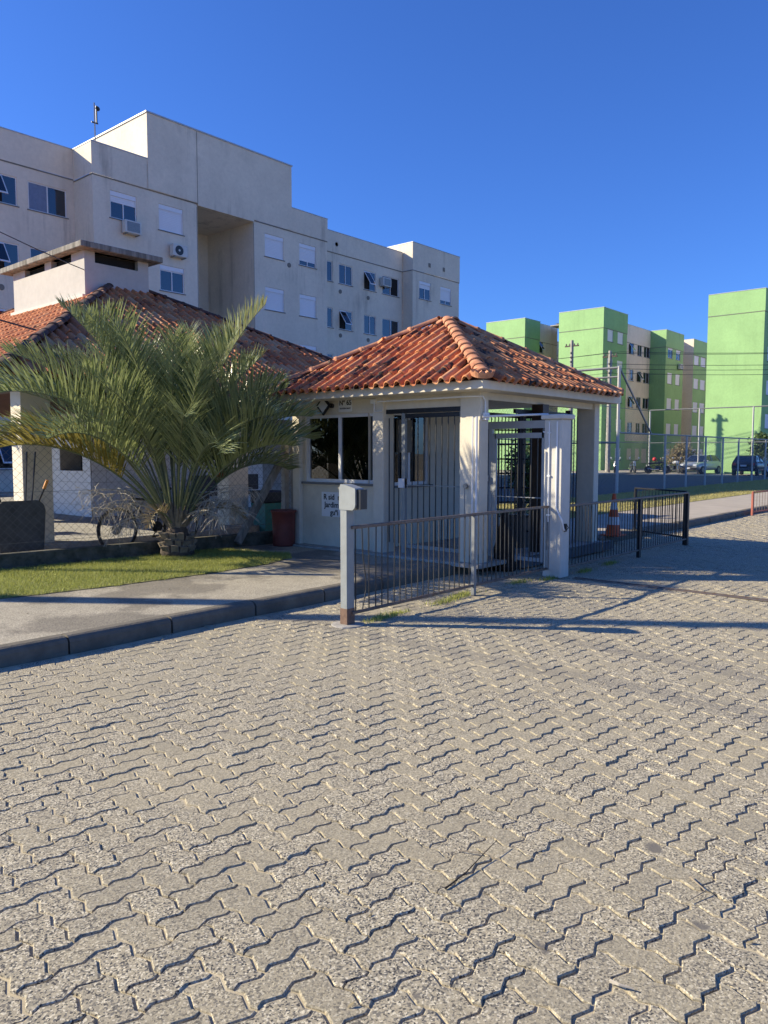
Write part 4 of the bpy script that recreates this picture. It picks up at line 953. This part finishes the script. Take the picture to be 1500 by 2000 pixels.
for k in range(fr_n):
    u_ = (k+.5)/fr_n; az = k*2.39996+random.uniform(-.15, .15); el = R(87-37*u_**1.15)+random.uniform(-.05, .05)
    Lf = 3.3+.25*math.sin(k*1.7); dr = R(50+24*u_)*random.uniform(.65, 1.2)
    if u_ > .85: mt = M['palm_yellow'] if k % 3 == 0 else M['palm']
    else: mt = M['palm']
    frond(az, el, Lf*random.uniform(.84, 1.0)*((1.06-.06*min(1, u_*2)) - u_*(.10+.15*math.cos(az-HEAD+math.pi/2))), dr, .64, mt, k, 72, .37)
M['dead_leaf'] = leaf_mat('dead_leaflet', (.20, .15, .08), (.34, .27, .16), .8, .2)
for k, az_d in enumerate((212, -25)):
    frond(R(az_d), R(40), 1.0, R(95), .26, M['dead_leaf'], 900+k, 34, .35)
# dry flower stalks
for k, (az_d, el_, L) in enumerate(((142, 60, 1.5), (-50, 66, 1.3), (150, 52, 1.25), (128, 58, 1.1), (165, 40, 1.0), (-62, 62, 1.05), (-40, 52, 1.0), (-80, 50, .95))):
    az = R(az_d); hd = Vector((math.cos(az), math.sin(az), 0)); p = Vector((0, 0, .45)); pts = [p.copy()]; th = R(el_)
    for i in range(8): th -= R(9); p = p+(hd*math.cos(th)+Vector((0, 0, math.sin(th))))*L/8; pts.append(p.copy())
    b = MB(); b.tube(pts, .012, 5, 0, True, .004)
    for j in range(70):
        c0 = pts[4].lerp(pts[8], random.random()); d = Vector((random.gauss(0, .6), random.gauss(0, .6), random.gauss(-.35, .5))).normalized(); l_ = random.uniform(.12, .30)
        b.tube([c0, c0+d*l_*.5, c0+d*l_+Vector((0, 0, -.06))], .003, 3, 0, False)
    b.build('flower_stalk', M['bone'], pal)

# ------------------------------------------------------------------ beige apartment block
ROWS = [12.48-2.6*k for k in range(5)]
AP = thing('apartment_block', 'long beige five storey apartment block with roller shutters behind the tiled pavilion', 'building', (0, 0, 0))
def facade_wins(axis, plane, cols, rows, kinds, wh=1.12, parent=None):
    H_ = []
    for ci, (a, b_) in enumerate(cols):
        for ri, zt in enumerate(rows):
            k = kinds.get((ci, ri), kinds.get(ci, 'slide'))
            if k is None: continue
            H_.append((a, b_, zt-wh, zt, k))
    return H_
def section(parent, nm, mat, x0, x1, y, yb, ztop, wins, zg, left=True, right=True, band=True, copy_top=True, bandmat=None):
    b = MB(); bm_ = bandmat or mat
    wall_y(b, y, x0, x1, 0, zg, wins, .1)
    if left: b.quad((x0, yb, 0), (x0, y, 0), (x0, y, zg), (x0, yb, zg))
    if right: b.quad((x1, y, 0), (x1, yb, 0), (x1, yb, zg), (x1, y, zg))
    b.build(nm, mat, parent)
    e = .03
    b = MB(); b.quad((x0-(e if left else 0), y-e, zg+.05), (x1+(e if right else 0), y-e, zg+.05), (x1+(e if right else 0), y-e, ztop), (x0-(e if left else 0), y-e, ztop))
    if left: b.quad((x0-e, yb, zg+.05), (x0-e, y-e, zg+.05), (x0-e, y-e, ztop), (x0-e, yb, ztop))
    if right: b.quad((x1+e, y-e, zg+.05), (x1+e, yb, zg+.05), (x1+e, yb, ztop), (x1+e, y-e, ztop))
    b.quad((x0-e, y-e, ztop), (x1+e, y-e, ztop), (x1+e, yb, ztop), (x0-e, yb, ztop))
    b.build('parapet', bm_, parent)
    b = MB(); b.box(x0-(.02 if left else 0), x1+(.02 if right else 0), y-.02, y+.1, zg, zg+.05)
    if left: b.box(x0-.02, x0+.05, y+.1, yb, zg, zg+.05)
    b.build('groove', M['groove'], parent)  # dark strip colours in the shadow line under the projecting band
    b = MB(); b.box(x0-(.05 if left else 0), x1+(.05 if right else 0), y-.05, y+.08, ztop, ztop+.04)
    if left: b.box(x0-.05, x0+.08, y+.08, yb, ztop, ztop+.04)
    b.build('coping', M['coping'], parent)
    for (a, b_, c, d, k) in wins: window(parent, 'y', y+.1, a, b_, c, d, k)
# F1 and F2 with the stair recess between
f1w = facade_wins('y', 30, [(17.3, 18.52), (19.6, 20.85)], ROWS, {(0, 0): 'half', (0, 1): 'shutter', (0, 2): 'shutter', (1, 0): 'shutter', 1: 'half', (1, 1): 'sixth', (0, 3): 'half', (0, 4): 'shutter'})
section(AP, 'wall', M['beige'], 16.53, 21.62, 30, 31.5, 14.2, f1w, 12.90, True, False)
f2w = facade_wins('y', 30, [(25.6, 26.85), (27.92, 29.12)], ROWS, {0: 'shutter', (1, 0): 'quarter', 1: 'shutter'})
section(AP, 'wall', M['beige'], 24.9, 29.94, 30, 31.5, 14.1, f2w, 12.90, False, True)
b = MB(); e = .06
for (xa_, xb_, zb_) in ((19.07, 21.62, 12.955), (21.62, 24.9, 12.85), (24.9, 27.37, 12.955)): b.quad((xa_, 30-e, zb_), (xb_, 30-e, zb_), (xb_, 30-e, 16.13), (xa_, 30-e, 16.13))
b.quad((19.07, 34.85, 14.0), (19.07, 30-e, 14.0), (19.07, 30-e, 16.13), (19.07, 34.85, 16.13)); b.quad((27.37, 30-e, 14.0), (27.37, 34.85, 14.0), (27.37, 34.85, 16.13), (27.37, 30-e, 16.13))
b.quad((19.07, 30-e, 16.13), (27.37, 30-e, 16.13), (27.37, 34.85, 16.13), (19.07, 34.85, 16.13)); b.quad((19.07, 34.85, 12), (27.37, 34.85, 12), (27.37, 34.85, 16.13), (19.07, 34.85, 16.13))
b.quad((21.62, 30-e, 12.85), (24.9, 30-e, 12.85), (24.9, 33.7, 12.85), (21.62, 33.7, 12.85))
b.quad((24.9, 30, 0), (24.9, 33.7, 0), (24.9, 33.7, 12.85), (24.9, 30, 12.85)); b.quad((21.62, 30, 0), (21.62, 33.7, 0), (21.62, 33.7, 12.85), (21.62, 30, 12.85)); b.quad((21.62, 33.7, 0), (24.9, 33.7, 0), (24.9, 33.7, 12.85), (21.62, 33.7, 12.85))
b.build('stair_tower', M['beige'], AP)
b = MB(); b.box(19.02, 27.42, 29.90, 30.05, 16.13, 16.19); b.box(19.02, 19.15, 30.05, 34.9, 16.13, 16.19); b.build('coping', M['coping'], AP)
b = MB(); b.box(21.60, 21.625, 29.932, 29.937, 12.9, 16.1); b.box(24.895, 24.92, 29.995, 29.999, 0, 12.8); b.box(21.58, 21.605, 29.995, 29.999, 0, 12.8); b.build('expansion_joint', M['groove'], AP)
# recessed runs
r1w = facade_wins('y', 31.5, [(11.35, 12.1), (13.0, 14.15), (14.59, 16.19)], ROWS, {0: 'narrow', (1, 0): 'awning', (1, 1): 'awning', 1: 'awning', (2, 0): 'curtain', 2: 'slide'})
section(AP, 'wall', M['beige'], 6.5, 16.53, 31.5, 42, 14.2, r1w, 12.96, True, False)
r2w = facade_wins('y', 31.5, [(31.2, 31.88), (32.42, 33.52), (34.55, 35.61), (36.22, 37.79)], ROWS, {0: 'narrow', 1: 'slide', (1, 1): 'awning', (2, 0): 'awning', 2: 'slide', (3, 0): 'open', 3: 'slide'})
section(AP, 'wall', M['beige'], 29.94, 38.1, 31.5, 42, 14.16, r2w, 12.96, False, False)
f3w = facade_wins('y', 30.7, [(38.85, 40.02), (41.06, 42.25)], ROWS, {0: 'half', 1: 'quarter'})
section(AP, 'wall', M['beige'], 38.18, 43.15, 30.7, 33.5, 14.70, f3w, 12.98, True, True)
b = MB(); b.quad((6.5, 42, 0), (43.1, 42, 0), (43.1, 42, 14.1), (6.5, 42, 14.1)); b.quad((43.1, 33, 0), (43.1, 42, 0), (43.1, 42, 14.1), (43.1, 33, 14.1)); b.build('rear_wall', M['beige'], AP)
b = MB()
for x_, z in ((32.5, 10.9), (34.9, 10.9), (32.5, 8.4), (34.9, 8.4), (32.2, 13.5), (27.2, 11.2)): b.lathe((x_, 31.5 if x_ > 29.9 else 30, z), [(.12, -.03), (.12, .0)], 12, 'y')
for x_, z in ((12.7, 11.2), (13.4, 8.1)): b.lathe((x_, 31.5, z), [(.12, -.03), (.12, .0)], 12, 'y')
for x_ in (39.85, 41.38): b.box(x_-.1, x_+.1, 30.64, 30.67, 13.45, 13.7)
b.build('vent', M['groove'], AP)
def ac_unit(x_, y_, z, label, fan=True):
    t = thing('air_conditioner', label, 'air conditioner', (x_, y_, z), 0, 'air conditioners on the apartment walls')
    b = MB(); b.box(-.38, .38, -.34, -.06, 0, .52); b.build('casing', M['acwhite'], t, bevel=.02)
    b = MB()
    if fan:
        b.lathe((-.06, -.342, .26), [(.21, -.006), (.21, 0)], 20, 'y')
    else: b.box(-.3, .3, -.346, -.342, .06, .46)
    b.build('fan_grille', M['plastic_dark'] if fan else M['galv'], t)
    if fan: b = MB(); b.lathe((-.06, -.35, .26), [(.05, -.008), (.05, 0)], 10, 'y'); b.build('fan_hub', M['acwhite'], t)
    for s_ in (-1, 1): b = MB(); b.box(s_*.28-.02, s_*.28+.02, -.34, 0, -.04, -.001); b.build('bracket', M['galv'], t)
    return t
ac_unit(18.15, 29.999, 10.82, 'white flat fronted air conditioner under the half open shutter of the beige block', False)
ac_unit(20.45, 29.999, 10.30, 'white air conditioner with round black fan under the closed shutter of the beige block')
a3 = ac_unit(36.3, 31.499, 11.75, 'boxy air conditioner in an open top floor window of the beige block', False)
mast = thing('antenna_mast', 'thin antenna mast with small brackets on the beige roof edge', 'antenna', (17.6, 31.6, 14.2))
b = MB(); b.tube([(0, 0, 0), (0, 0, 2.3)], .03, 6); b.build('pole', M['galv'], mast)
b = MB(); b.box(-.15, .15, -.02, .02, 1.45, 1.5); b.box(.06, .12, -.02, .02, 1.5, 2.2); b.lathe((.15, 0, 2.1), [(.1, -.02), (.1, .02)], 10, 'y'); b.box(-.08, .08, -.02, .02, .5, .54); b.build('antenna_head', M['black'], mast)

# ------------------------------------------------------------------ green apartment blocks
GROWS = [12.45-2.6*k for k in range(5)]
G1 = thing('apartment_block', 'green and beige apartment block with stepped fronts beyond the parked motorcycles', 'building', (0, 0, 0), 0, 'green apartment blocks across the yard')
def gsection(x0, x1, y, yb, wins, mat, sidemat=None, left=True, right=False, ztop=14.1):
    section(G1, 'wall', mat, x0, x1, y, yb, ztop, wins, 12.35, left, right, bandmat=mat)
gsection(63.1, 68.0, 29.67, 33.9, facade_wins('y', 0, [(63.95, 65.1), (66.0, 67.2)], GROWS, {0: 'shutter', 1: 'shutter', (0, 3): 'slide', (0, 2): 'half'}), M['green'], None, True, True)
gsection(68.03, 78.6, 31.8, 37, facade_wins('y', 0, [(73.4, 74.6), (75.45, 76.55), (77.05, 78.6)], GROWS[:4], {(0, 0): 'awning', 0: 'slide', (1, 1): 'awning', (0, 2): 'awning', 2: 'open', (1, 2): 'slide'}), M['beige'], None, False, False)
b = MB(); wall_y(b, 31.78, 68.0, 78.6, 0.02, 2.8, [(73.4, 74.5, .95, 2.05), (75.4, 76.4, .95, 2.05), (77.0, 78.3, .6, 2.05)], .1); b.build('green_base', M['green'], G1)
for a, b_ , z0 in ((73.4, 74.5, .95), (75.4, 76.4, .95), (77.0, 78.3, .6)): window(G1, 'y', 31.88, a, b_, z0, 2.05, 'slide', .1)
gsection(78.6, 83.5, 30.15, 34, facade_wins('y', 0, [(79.2, 80.5), (81.45, 82.7)], GROWS, {0: 'shutter', 1: 'shutter', (0, 0): 'sixth', (1, 0): 'half'}), M['green'], None, True, True)
gsection(83.5, 87.0, 31.8, 37, [], M['beige'], None, False, False)
gsection(86.95, 92.0, 30.3, 34, facade_wins('y', 0, [(87.3, 88.8), (89.4, 91.0)], GROWS, {0: 'shutter', 1: 'shutter'}), M['green'], None, True, True)
b = MB(); b.quad((86.91, 34, 0), (86.91, 30.26, 0), (86.91, 30.26, 14.09), (86.91, 34, 14.09)); b.build('beige_side', M['beige'], G1)
gsection(63.35, 66.1, 37.55, 41.8, [], M['green'], None, True, True)
gsection(66.1, 70.5, 38.1, 42, facade_wins('y', 0, [(66.75, 67.75)], GROWS, {0: 'awning'}), M['beige'], None, False, True)
gsection(72.1, 100, 42, 55, [], M['beige'], None, True, True, 13.9)
b = MB(); b.box(68.0, 92.0, 33.0, 37.5, 13.9, 14.0); b.build('roof_deck', M['concrete'], G1)
a4 = ac_unit(82.2, 30.1, 10.4, 'small air conditioner under the top right shutter of the green block', False)
G2 = thing('apartment_block', 'tall plain bright green end wall at the right edge behind the cars', 'building', (0, 0, 0), 0, 'green apartment blocks across the yard')
section(G2, 'wall', M['green'], 63.9, 71, 17.0, 21.2, 14.1, facade_wins('y', 0, [(65, 66.2), (68, 69.2)], GROWS, {0: 'shutter', 1: 'shutter'}), 12.38, True, True, bandmat=M['green'])
b = MB(); b.box(71.1, 100, 17.8, 20.5, 0, 13.8); b.build('rear_wing', M['beige'], G2)

# ------------------------------------------------------------------ utility poles and lines
def upole(x_, y_, hh, label, grp='concrete utility poles along the yard', arm=True, r=.16):
    t = thing('utility_pole', label, 'utility pole', (x_, y_, 0), 0, grp)
    b = MB(); b.tube([(0, 0, 0), (0, 0, hh)], r*1.25, 8, 0, True, r*.8); b.build('pole', M['concrete'], t)
    if arm:
        b = MB(); b.box(-.05, .05, -.6, .6, hh-.5, hh-.4); b.build('crossarm', M['wood'], t)
        for yy in (-.5, -.2, .2, .5): b = MB(); b.lathe((0, yy, hh-.4), [(.04, 0), (.07, .08), (.03, .16)], 8); b.build('insulator', M['old_concrete'], t)
        b = MB(); b.tube([(0, .3, hh-2.3), (-.3, .3, hh-2.3)], .05, 6)
        for z in (hh-1.0, hh-1.35, hh-1.7): b.lathe((-.15, 0, z), [(.07, -.06), (.09, 0), (.07, .06)], 8)
        b.build('insulator_rack', M['groove'], t)
    return t
upole(57.0, 26.2, 9.5, 'tall pale concrete utility pole standing behind the motorcycles')
upole(57.0, 29.45, 10.6, 'utility pole with a crossarm seen above the gatehouse roof against the green wall')
upole(-1.1, 13.9, 9.0, 'utility pole left of the pavilion carrying the sagging cables', arm=True)
def cable(p, q, sag, r, label, grp='overhead power lines'):
    p, q = Vector(p), Vector(q); pts = [p.lerp(q, k/14)+Vector((0, 0, -4*sag*(k/14)*(1-k/14))) for k in range(15)]
    b = MB(); b.tube(pts, r, 4, 0, False); return tag(b.build('overhead_cable', M['plastic_dark']), label, 'cable', grp)
for k, (z, yy) in enumerate(((9.35, 25.4), (9.35, 26.5), (8.5, 26.2), (8.15, 26.2), (7.8, 26.2))):
    cable((57, yy, z), (80, -8+k*.6, z+1.5), .8, .022, ['highest','second highest','middle','second lowest','lowest'][k]+' power line running right from the utility poles past the green end wall', 'power lines in front of the green walls')
    cable((57, yy, z), (52, 60, z+1.2), .8, .018, ['highest','second highest','middle','second lowest','lowest'][k]+' power line running left from the utility poles past the green blocks', 'power lines left of the poles')
cable((-1.1, 13.9, 8.4), (9.2, 15.1, 5.12), .5, .010, 'thin cable sagging from upper left down to the pavilion ridge')
cable((-1.1, 13.9, 6.3), (5.75, 12.3, 3.55), .35, .016, 'thicker black cable drooping onto the left slope of the pavilion roof')

# ------------------------------------------------------------------ sports court fence
ct = thing('sports_court_fence', 'tall galvanised wire fence of the sports court behind the grass verge', 'fence', (28.7, 12.8, 0))
def post_mesh(h, r): return MB().tube([(0, 0, 0), (0, 0, h)], r, 6).mesh('post', M['galv_light'])
lowp, highp = post_mesh(2.4, .045), post_mesh(4.95, .06)
xs_low = [33.6-28.7+k*2.62 for k in range(10)]
for xx in xs_low: link('post', lowp, ct).location = (xx, 0, 0)
for p in ((0, 0), (0, 3.4), (0, 6.8), (0, 11.2), (31.0, 0), (31.0, 3.6), (31, 7.4), (31, 11.2)): link('post', highp, ct).location = (*p, 0)
b = MB()
b.tube([(0, 0, 2.4), (31, 0, 2.4)], .035, 5); b.tube([(0, 0, 4.9), (0, 11.2, 4.9)], .05, 5); b.tube([(0, 0, 4.55), (0, 11.2, 4.55)], .04, 5); b.tube([(0, 0, 4.9), (3.3, 0, 2.4)], .04, 5); b.tube([(31, 0, 4.95), (27.9, 0, 2.4)], .04, 5)
b.tube([(31, 0, 4.95), (31, 11.2, 4.95)], .045, 5); b.tube([(0, 11.2, 2.4), (31, 11.2, 2.4)], .03, 5); b.tube([(0, 11.2, 4.9), (31, 11.2, 4.9)], .03, 5); b.tube([(0, 0, 2.0), (0, 11.2, 2.0)], .03, 5); b.tube([(31, 0, 2.4), (31, 11.2, 2.4)], .03, 5)
b.build('rail', M['galv'], ct)
M['wire2'] = simple('court_wire', (.28, .30, .31), .5, .5, .2, 20, 0)
mesh_wires((0, 0, 0), (31, 0, 0), .05, 2.38, .16, .0028, M['wire2'], ct)
mesh_wires((0, 0, 0), (0, 11.2, 0), .05, 4.5, .18, .003, M['wire2'], ct)
mesh_wires((0, 11.2, 0), (31, 11.2, 0), .05, 4.8, .22, .003, M['wire2'], ct)

# ------------------------------------------------------------------ parked cars
def car(label, loc, rz, paint, rear=False, grp='cars parked beside the green blocks'):
    t = thing('parked_car', label, 'car', loc, rz, grp)
    # x forward, y across; body stations
    st_ = [(-2.0, .45, .80, .72), (-1.95, .38, .95, .78), (-1.3, .30, .98, .82), (0, .28, .98, .83), (1.0, .28, .93, .82), (1.75, .32, .78, .78), (2.02, .40, .62, .68)]
    b = MB(); V = []; F = []
    for (x_, zb, zt, hw) in st_:
        V += [(x_, -hw*.92, zb), (x_, -hw, zb+.14), (x_, -hw, (zb+zt)/2+.08), (x_, -hw*.93, zt), (x_, hw*.93, zt), (x_, hw, (zb+zt)/2+.08), (x_, hw, zb+.14), (x_, hw*.92, zb)]
    n = 8
    for i in range(len(st_)-1):
        for k in range(n): F.append((i*n+k, i*n+(k+1) % n, (i+1)*n+(k+1) % n, (i+1)*n+k))
    F += [tuple(range(n)), tuple((len(st_)-1)*n+k for k in range(n))[::-1]]
    b.add(V, F); b.build('body', paint, t, True)
    gh = [(-1.75, .96, .72), (-1.15, 1.38, .60), (-.2, 1.44, .61), (.35, 1.38, .60), (1.05, .94, .74)]
    b = MB(); V = []; F = []
    for (x_, z, hw) in gh: V += [(x_, -hw, z), (x_, hw, z)]
    base = [(x_, -.74, .93) for x_ in (-1.75, -1.15, -.2, .35, 1.05)]
    for i in range(4): F.append((2*i, 2*i+1, 2*i+3, 2*i+2))
    o = len(V); V += [(x_, -.76, .94) for x_ in (-1.75, -1.15, -.2, .35, 1.05)]+[(x_, .76, .94) for x_ in (-1.75, -1.15, -.2, .35, 1.05)]
    for i in range(4): F += [(2*i, 2*i+2, o+i+1, o+i), (2*i+1, o+5+i, o+6+i, 2*i+3)]
    b.add(V, F, 0)
    b.build('window_glass', M['glass'], t)
    b = MB()
    for i in (1, 2):
        a_, c_2 = gh[i], gh[i+1]; b.quad((a_[0], -a_[2]-.005, a_[1]+.012), (c_2[0], -c_2[2]-.005, c_2[1]+.012), (c_2[0], c_2[2]+.005, c_2[1]+.012), (a_[0], a_[2]+.005, a_[1]+.012))
    for sg_ in (-1, 1):
        for (x0, z0, y0, x1, z1, y1) in ((-1.75, .96, .74, -1.15, 1.39, .61), (-.2, 1.44, .62, -.25, .95, .765), (.35, 1.39, .61, 1.05, .95, .75)):
            b.tube([(x0, sg_*y0, z0), (x1, sg_*y1, z1)], .03, 5)
    b.build('roof', paint, t)
    for x_ in (-1.25, 1.28):
        for sg_ in (-1, 1):
            wv = MB(); wv.lathe((x_, sg_*.74, .31), [(.2, -.10), (.30, -.10), (.31, -.06), (.31, .06), (.30, .10), (.2, .10)], 18, 'y'); wo = wv.build('wheel', M['rubber'], t)
            wv = MB(); wv.lathe((x_, sg_*.845, .31), [(.19, -.006), (.17, .006)], 12, 'y'); wv.build('hubcap', M['galv'], wo)
    for sg_ in (-1, 1):
        b = MB(); b.obox((1.93, sg_*.52, .66), (.06, 0, -.02), (0, .15, 0), (0, 0, .065)); b.build('headlight', M['lamp_clear'], t, bevel=.015)
        b = MB(); b.obox((-1.98, sg_*.60, .82), (.03, 0, 0), (0, .12, 0), (0, 0, .09)); b.build('tail_light', M['tail_red'], t, bevel=.01)
        b = MB(); b.obox((.72, sg_*.88, .98), (.05, 0, 0), (0, .08, 0), (0, 0, .06)); b.build('wing_mirror', paint, t, bevel=.02)
    b = MB(); b.box(1.98, 2.06, -.66, .66, .36, .52); b.build('front_bumper', M['plastic_dark'] if not rear else paint, t, bevel=.03)
    b = MB(); b.box(2.0, 2.05, -.35, .35, .56, .64); b.build('grille', M['plastic_dark'], t)
    b = MB(); b.box(-2.10, -1.98, -.70, .70, .38, .56); b.build('rear_bumper', paint, t, bevel=.03)
    b = MB(); b.box(-2.03, -2.0, -.2, .2, .66, .78); b.box(2.062, 2.07, -.2, .2, .40, .50); b.build('number_plate', M['white_band'], t)
    return t
car('silver hatchback parked nose out in front of the green end wall', (60.9, 20.4, .02), R(180-8), M['car_silver'])
car('dark saloon car parked tail out right of the silver hatchback', (58.6, 16.25, .02), R(5), M['car_dark'], True)
car('pale blue car cut off by the right edge of the picture', (56.8, 13.55, .02), R(5), M['car_blue'], True)
def moto(label, loc, rz, tank, helmet=False):
    t = thing('motorcycle', label, 'motorcycle', loc, rz, 'motorcycles parked by the green block')
    for x_ in (-.65, .68):
        b = MB(); b.lathe((x_, 0, .31), [(.22, -.05), (.29, -.05), (.31, 0), (.29, .05), (.22, .05)], 18, 'y'); wo = b.build('wheel', M['rubber'], t)
        b = MB(); b.lathe((x_, 0, .31), [(.05, -.055), (.05, .055)], 8, 'y')
        for k in range(6): a = k*math.pi/3; b.tube([(x_, 0, .31), (x_+.22*math.cos(a), 0, .31+.22*math.sin(a))], .012, 4)
        b.build('hub', M['galv'], wo)
    b = MB(); b.tube([(.68, .06, .31), (.45, .06, .95)], .03, 6); b.tube([(.68, -.06, .31), (.45, -.06, .95)], .03, 6); b.build('fork', M['chrome'], t)
    b = MB(); b.tube([(.45, 0, .85), (-.1, 0, .8), (-.6, 0, .72)], .03, 6); b.tube([(.42, 0, .8), (.2, 0, .35), (-.25, 0, .33), (-.65, 0, .31)], .03, 6); b.box(-.15, .22, -.12, .12, .3, .6); b.build('frame', M['black'], t)
    b = MB(); b.obox((.15, 0, .86), (.22, 0, .03), (0, .12, 0), (0, 0, .10)); b.build('fuel_tank', tank, t, bevel=.06)
    b = MB(); b.obox((-.35, 0, .82), (.32, 0, .02), (0, .11, 0), (0, 0, .05)); b.build('seat', M['plastic_dark'], t, bevel=.03)
    b = MB(); b.tube([(.36, -.36, 1.05), (.45, -.1, 1.0), (.45, .1, 1.0), (.36, .36, 1.05)], .018, 6); b.build('handlebar', M['black'], t)
    for s_ in (-1, 1): b = MB(); b.tube([(.40, s_*.25, 1.03), (.42, s_*.32, 1.2)], .01, 4); b.lathe((.42, s_*.34, 1.22), [(.06, -.015), (.06, .015)], 10, 'x'); b.build('mirror', M['lamp_clear'], t)
    b = MB(); b.lathe((.58, 0, .88), [(.05, -.08), (.10, .0), (.09, .03)], 12, 'x'); b.build('headlight', M['lamp_clear'], t)
    b = MB(); b.tube([(.1, -.14, .35), (-.3, -.16, .32), (-.75, -.17, .42)], .045, 7); b.build('exhaust', M['chrome'], t)
    b = MB(); b.obox((-.78, 0, .62), (.02, 0, .0), (0, .08, 0), (0, 0, .06)); b.build('number_plate', M['white_band'], t)
    return t
moto('black motorcycle parked beside the utility pole', (56.8, 25.4, .02), R(195), M['black'])
moto('black motorcycle parked head on, second from the utility pole', (57.8, 24.5, .02), R(215), M['black'])
mm_ = moto('black motorcycle seen from the side with a red helmet on it', (58.6, 22.9, .02), R(-62), M['black'])
b = MB(); b.lathe((58.55, 23.1, .98), [(.05, 0), (.15, .05), (.17, .15), (.13, .26), (.04, .30)], 14); tag(b.build('helmet', M['red'], None, True), 'red helmet resting on the tank of the side on motorcycle', 'helmet')
moto('white scooter like motorcycle nearest the silver car', (61.0, 22.5, .02), R(230), M['white_band'])

# ------------------------------------------------------------------ shrubs and small trees
def bush(name, label, cat, loc, rad, hh, n, mat, ls, trunk=None, seed=1, grp=None):
    t = thing(name, label, cat, loc, 0, grp); r = np.random.default_rng(seed)
    K = 14; cc = r.normal(0, 1, (K, 3)); cc /= np.linalg.norm(cc, axis=1)[:, None]; cc *= r.uniform(.25, .75, (K, 1)); 
    idx = r.integers(0, K, n); p = cc[idx]+r.normal(0, .2, (n, 3)); p = p*[rad, rad, hh/2]+[0, 0, hh/2+(trunk or 0)]; p[:, 2] = np.maximum(p[:, 2], .03)
    d1 = r.normal(0, 1, (n, 3)); d1 /= np.linalg.norm(d1, axis=1)[:, None]; d2 = np.cross(d1, r.normal(0, 1, (n, 3))); d2 /= np.linalg.norm(d2, axis=1)[:, None]
    s = ls*r.uniform(.6, 1.3, (n, 1)); V = np.stack([p-d1*s, p+d2*s*.5, p+d1*s, p-d2*s*.5], 1).reshape(-1, 3); F = np.arange(4*n).reshape(-1, 4)
    link('foliage', np_mesh('foliage', V, F, mat), t)
    b = MB()
    for k in range(9):
        e_ = cc[k]*[rad*.8, rad*.8, hh*.4]+[0, 0, hh/2+(trunk or 0)]; b.tube([(r.normal(0, .05), r.normal(0, .05), 0), (e_[0]*.3, e_[1]*.3, e_[2]*.45), tuple(e_)], .035, 5, 0, False, .01)
    b.build('branch', M['twig'], t); return t
bush('dry_shrub', 'bare dry brown shrub left of the silver car', 'shrub', (66.5, 24.0, 0), 1.5, 2.6, 2600, M['leaf_dry'], .10, None, 3)
bush('small_tree', 'small leafy tree behind the dark saloon car', 'tree', (62.5, 16.4, 0), 1.5, 1.9, 1500, M['leaf'], .13, 1.2, 4)
bush('hedge_plant', 'leafy green plant seen through the barred pedestrian gate', 'plant', (15.6, 9.2, .12), .42, 1.9, 2600, M['leaf'], .05, None, 5)
bush('dry_shrub', 'low green shrub at the foot of the green end wall', 'shrub', (63.2, 24.6, 0), .8, 1.0, 900, M['leaf'], .08, None, 6)

# ------------------------------------------------------------------ litter on the paving
def twig(pts, r, label, nm='fallen_twig', cat='twig', mat='twig'):
    b = MB(); b.tube(pts, r, 5, 0, True, r*.4); tag(b.build(nm, M[mat]), label, cat, 'twigs and leaves fallen on the paving')
twig([(2.19, 1.60, .008), (2.32, 1.60, .012), (2.42, 1.61, .02), (2.57, 1.62, .035)], .0035, 'long dark curved twig lying in the middle of the paving', mat='trunkwood')
twig([(2.44, 1.72, .01), (2.48, 1.62, .016), (2.48, 1.52, .008)], .0028, 'thin pale twig crossing the long dark one')
twig([(2.86, .95, .006), (2.79, .87, .014), (2.69, .90, .008)], .0035, 'pale bent twig near the lower right of the paving')
twig([(2.12, .93, .006), (2.115, .90, .011), (2.13, .86, .008)], .006, 'whitish curled leaf stalk at the bottom right', mat='bone')

# loose bits of leaf and grit on the paving and along the kerb
n = 420; P_ = np.c_[rng.uniform(1.5, 14, n), rng.uniform(.4, 5.7, n), np.full(n, .004)]; P_[:150, 1] = 5.62+rng.normal(0, .10, 150); P_[:150, 1] = np.minimum(P_[:150, 1], 5.84)
P_ = np.r_[P_, np.c_[rng.uniform(3, 8.2, 160), rng.uniform(6.2, 9, 160), np.full(160, .134)]]; n = len(P_)
a_ = rng.uniform(0, 6.28, n); l_ = rng.uniform(.004, .016, n); d_ = np.c_[np.cos(a_)*l_, np.sin(a_)*l_, rng.uniform(0, .4, n)*l_]; e_ = np.c_[-np.sin(a_)*l_*.4, np.cos(a_)*l_*.4, np.zeros(n)]
V = np.stack([P_-d_, P_+e_, P_+d_+[0, 0, .003], P_-e_], 1).reshape(-1, 3)
tag(link('leaf_litter', np_mesh('leaf_litter', V, np.arange(4*n).reshape(-1, 4), M['leaf_dry'])), 'small dry bits of leaf and grit scattered over the paving and along the kerb', 'litter', None, 'stuff')
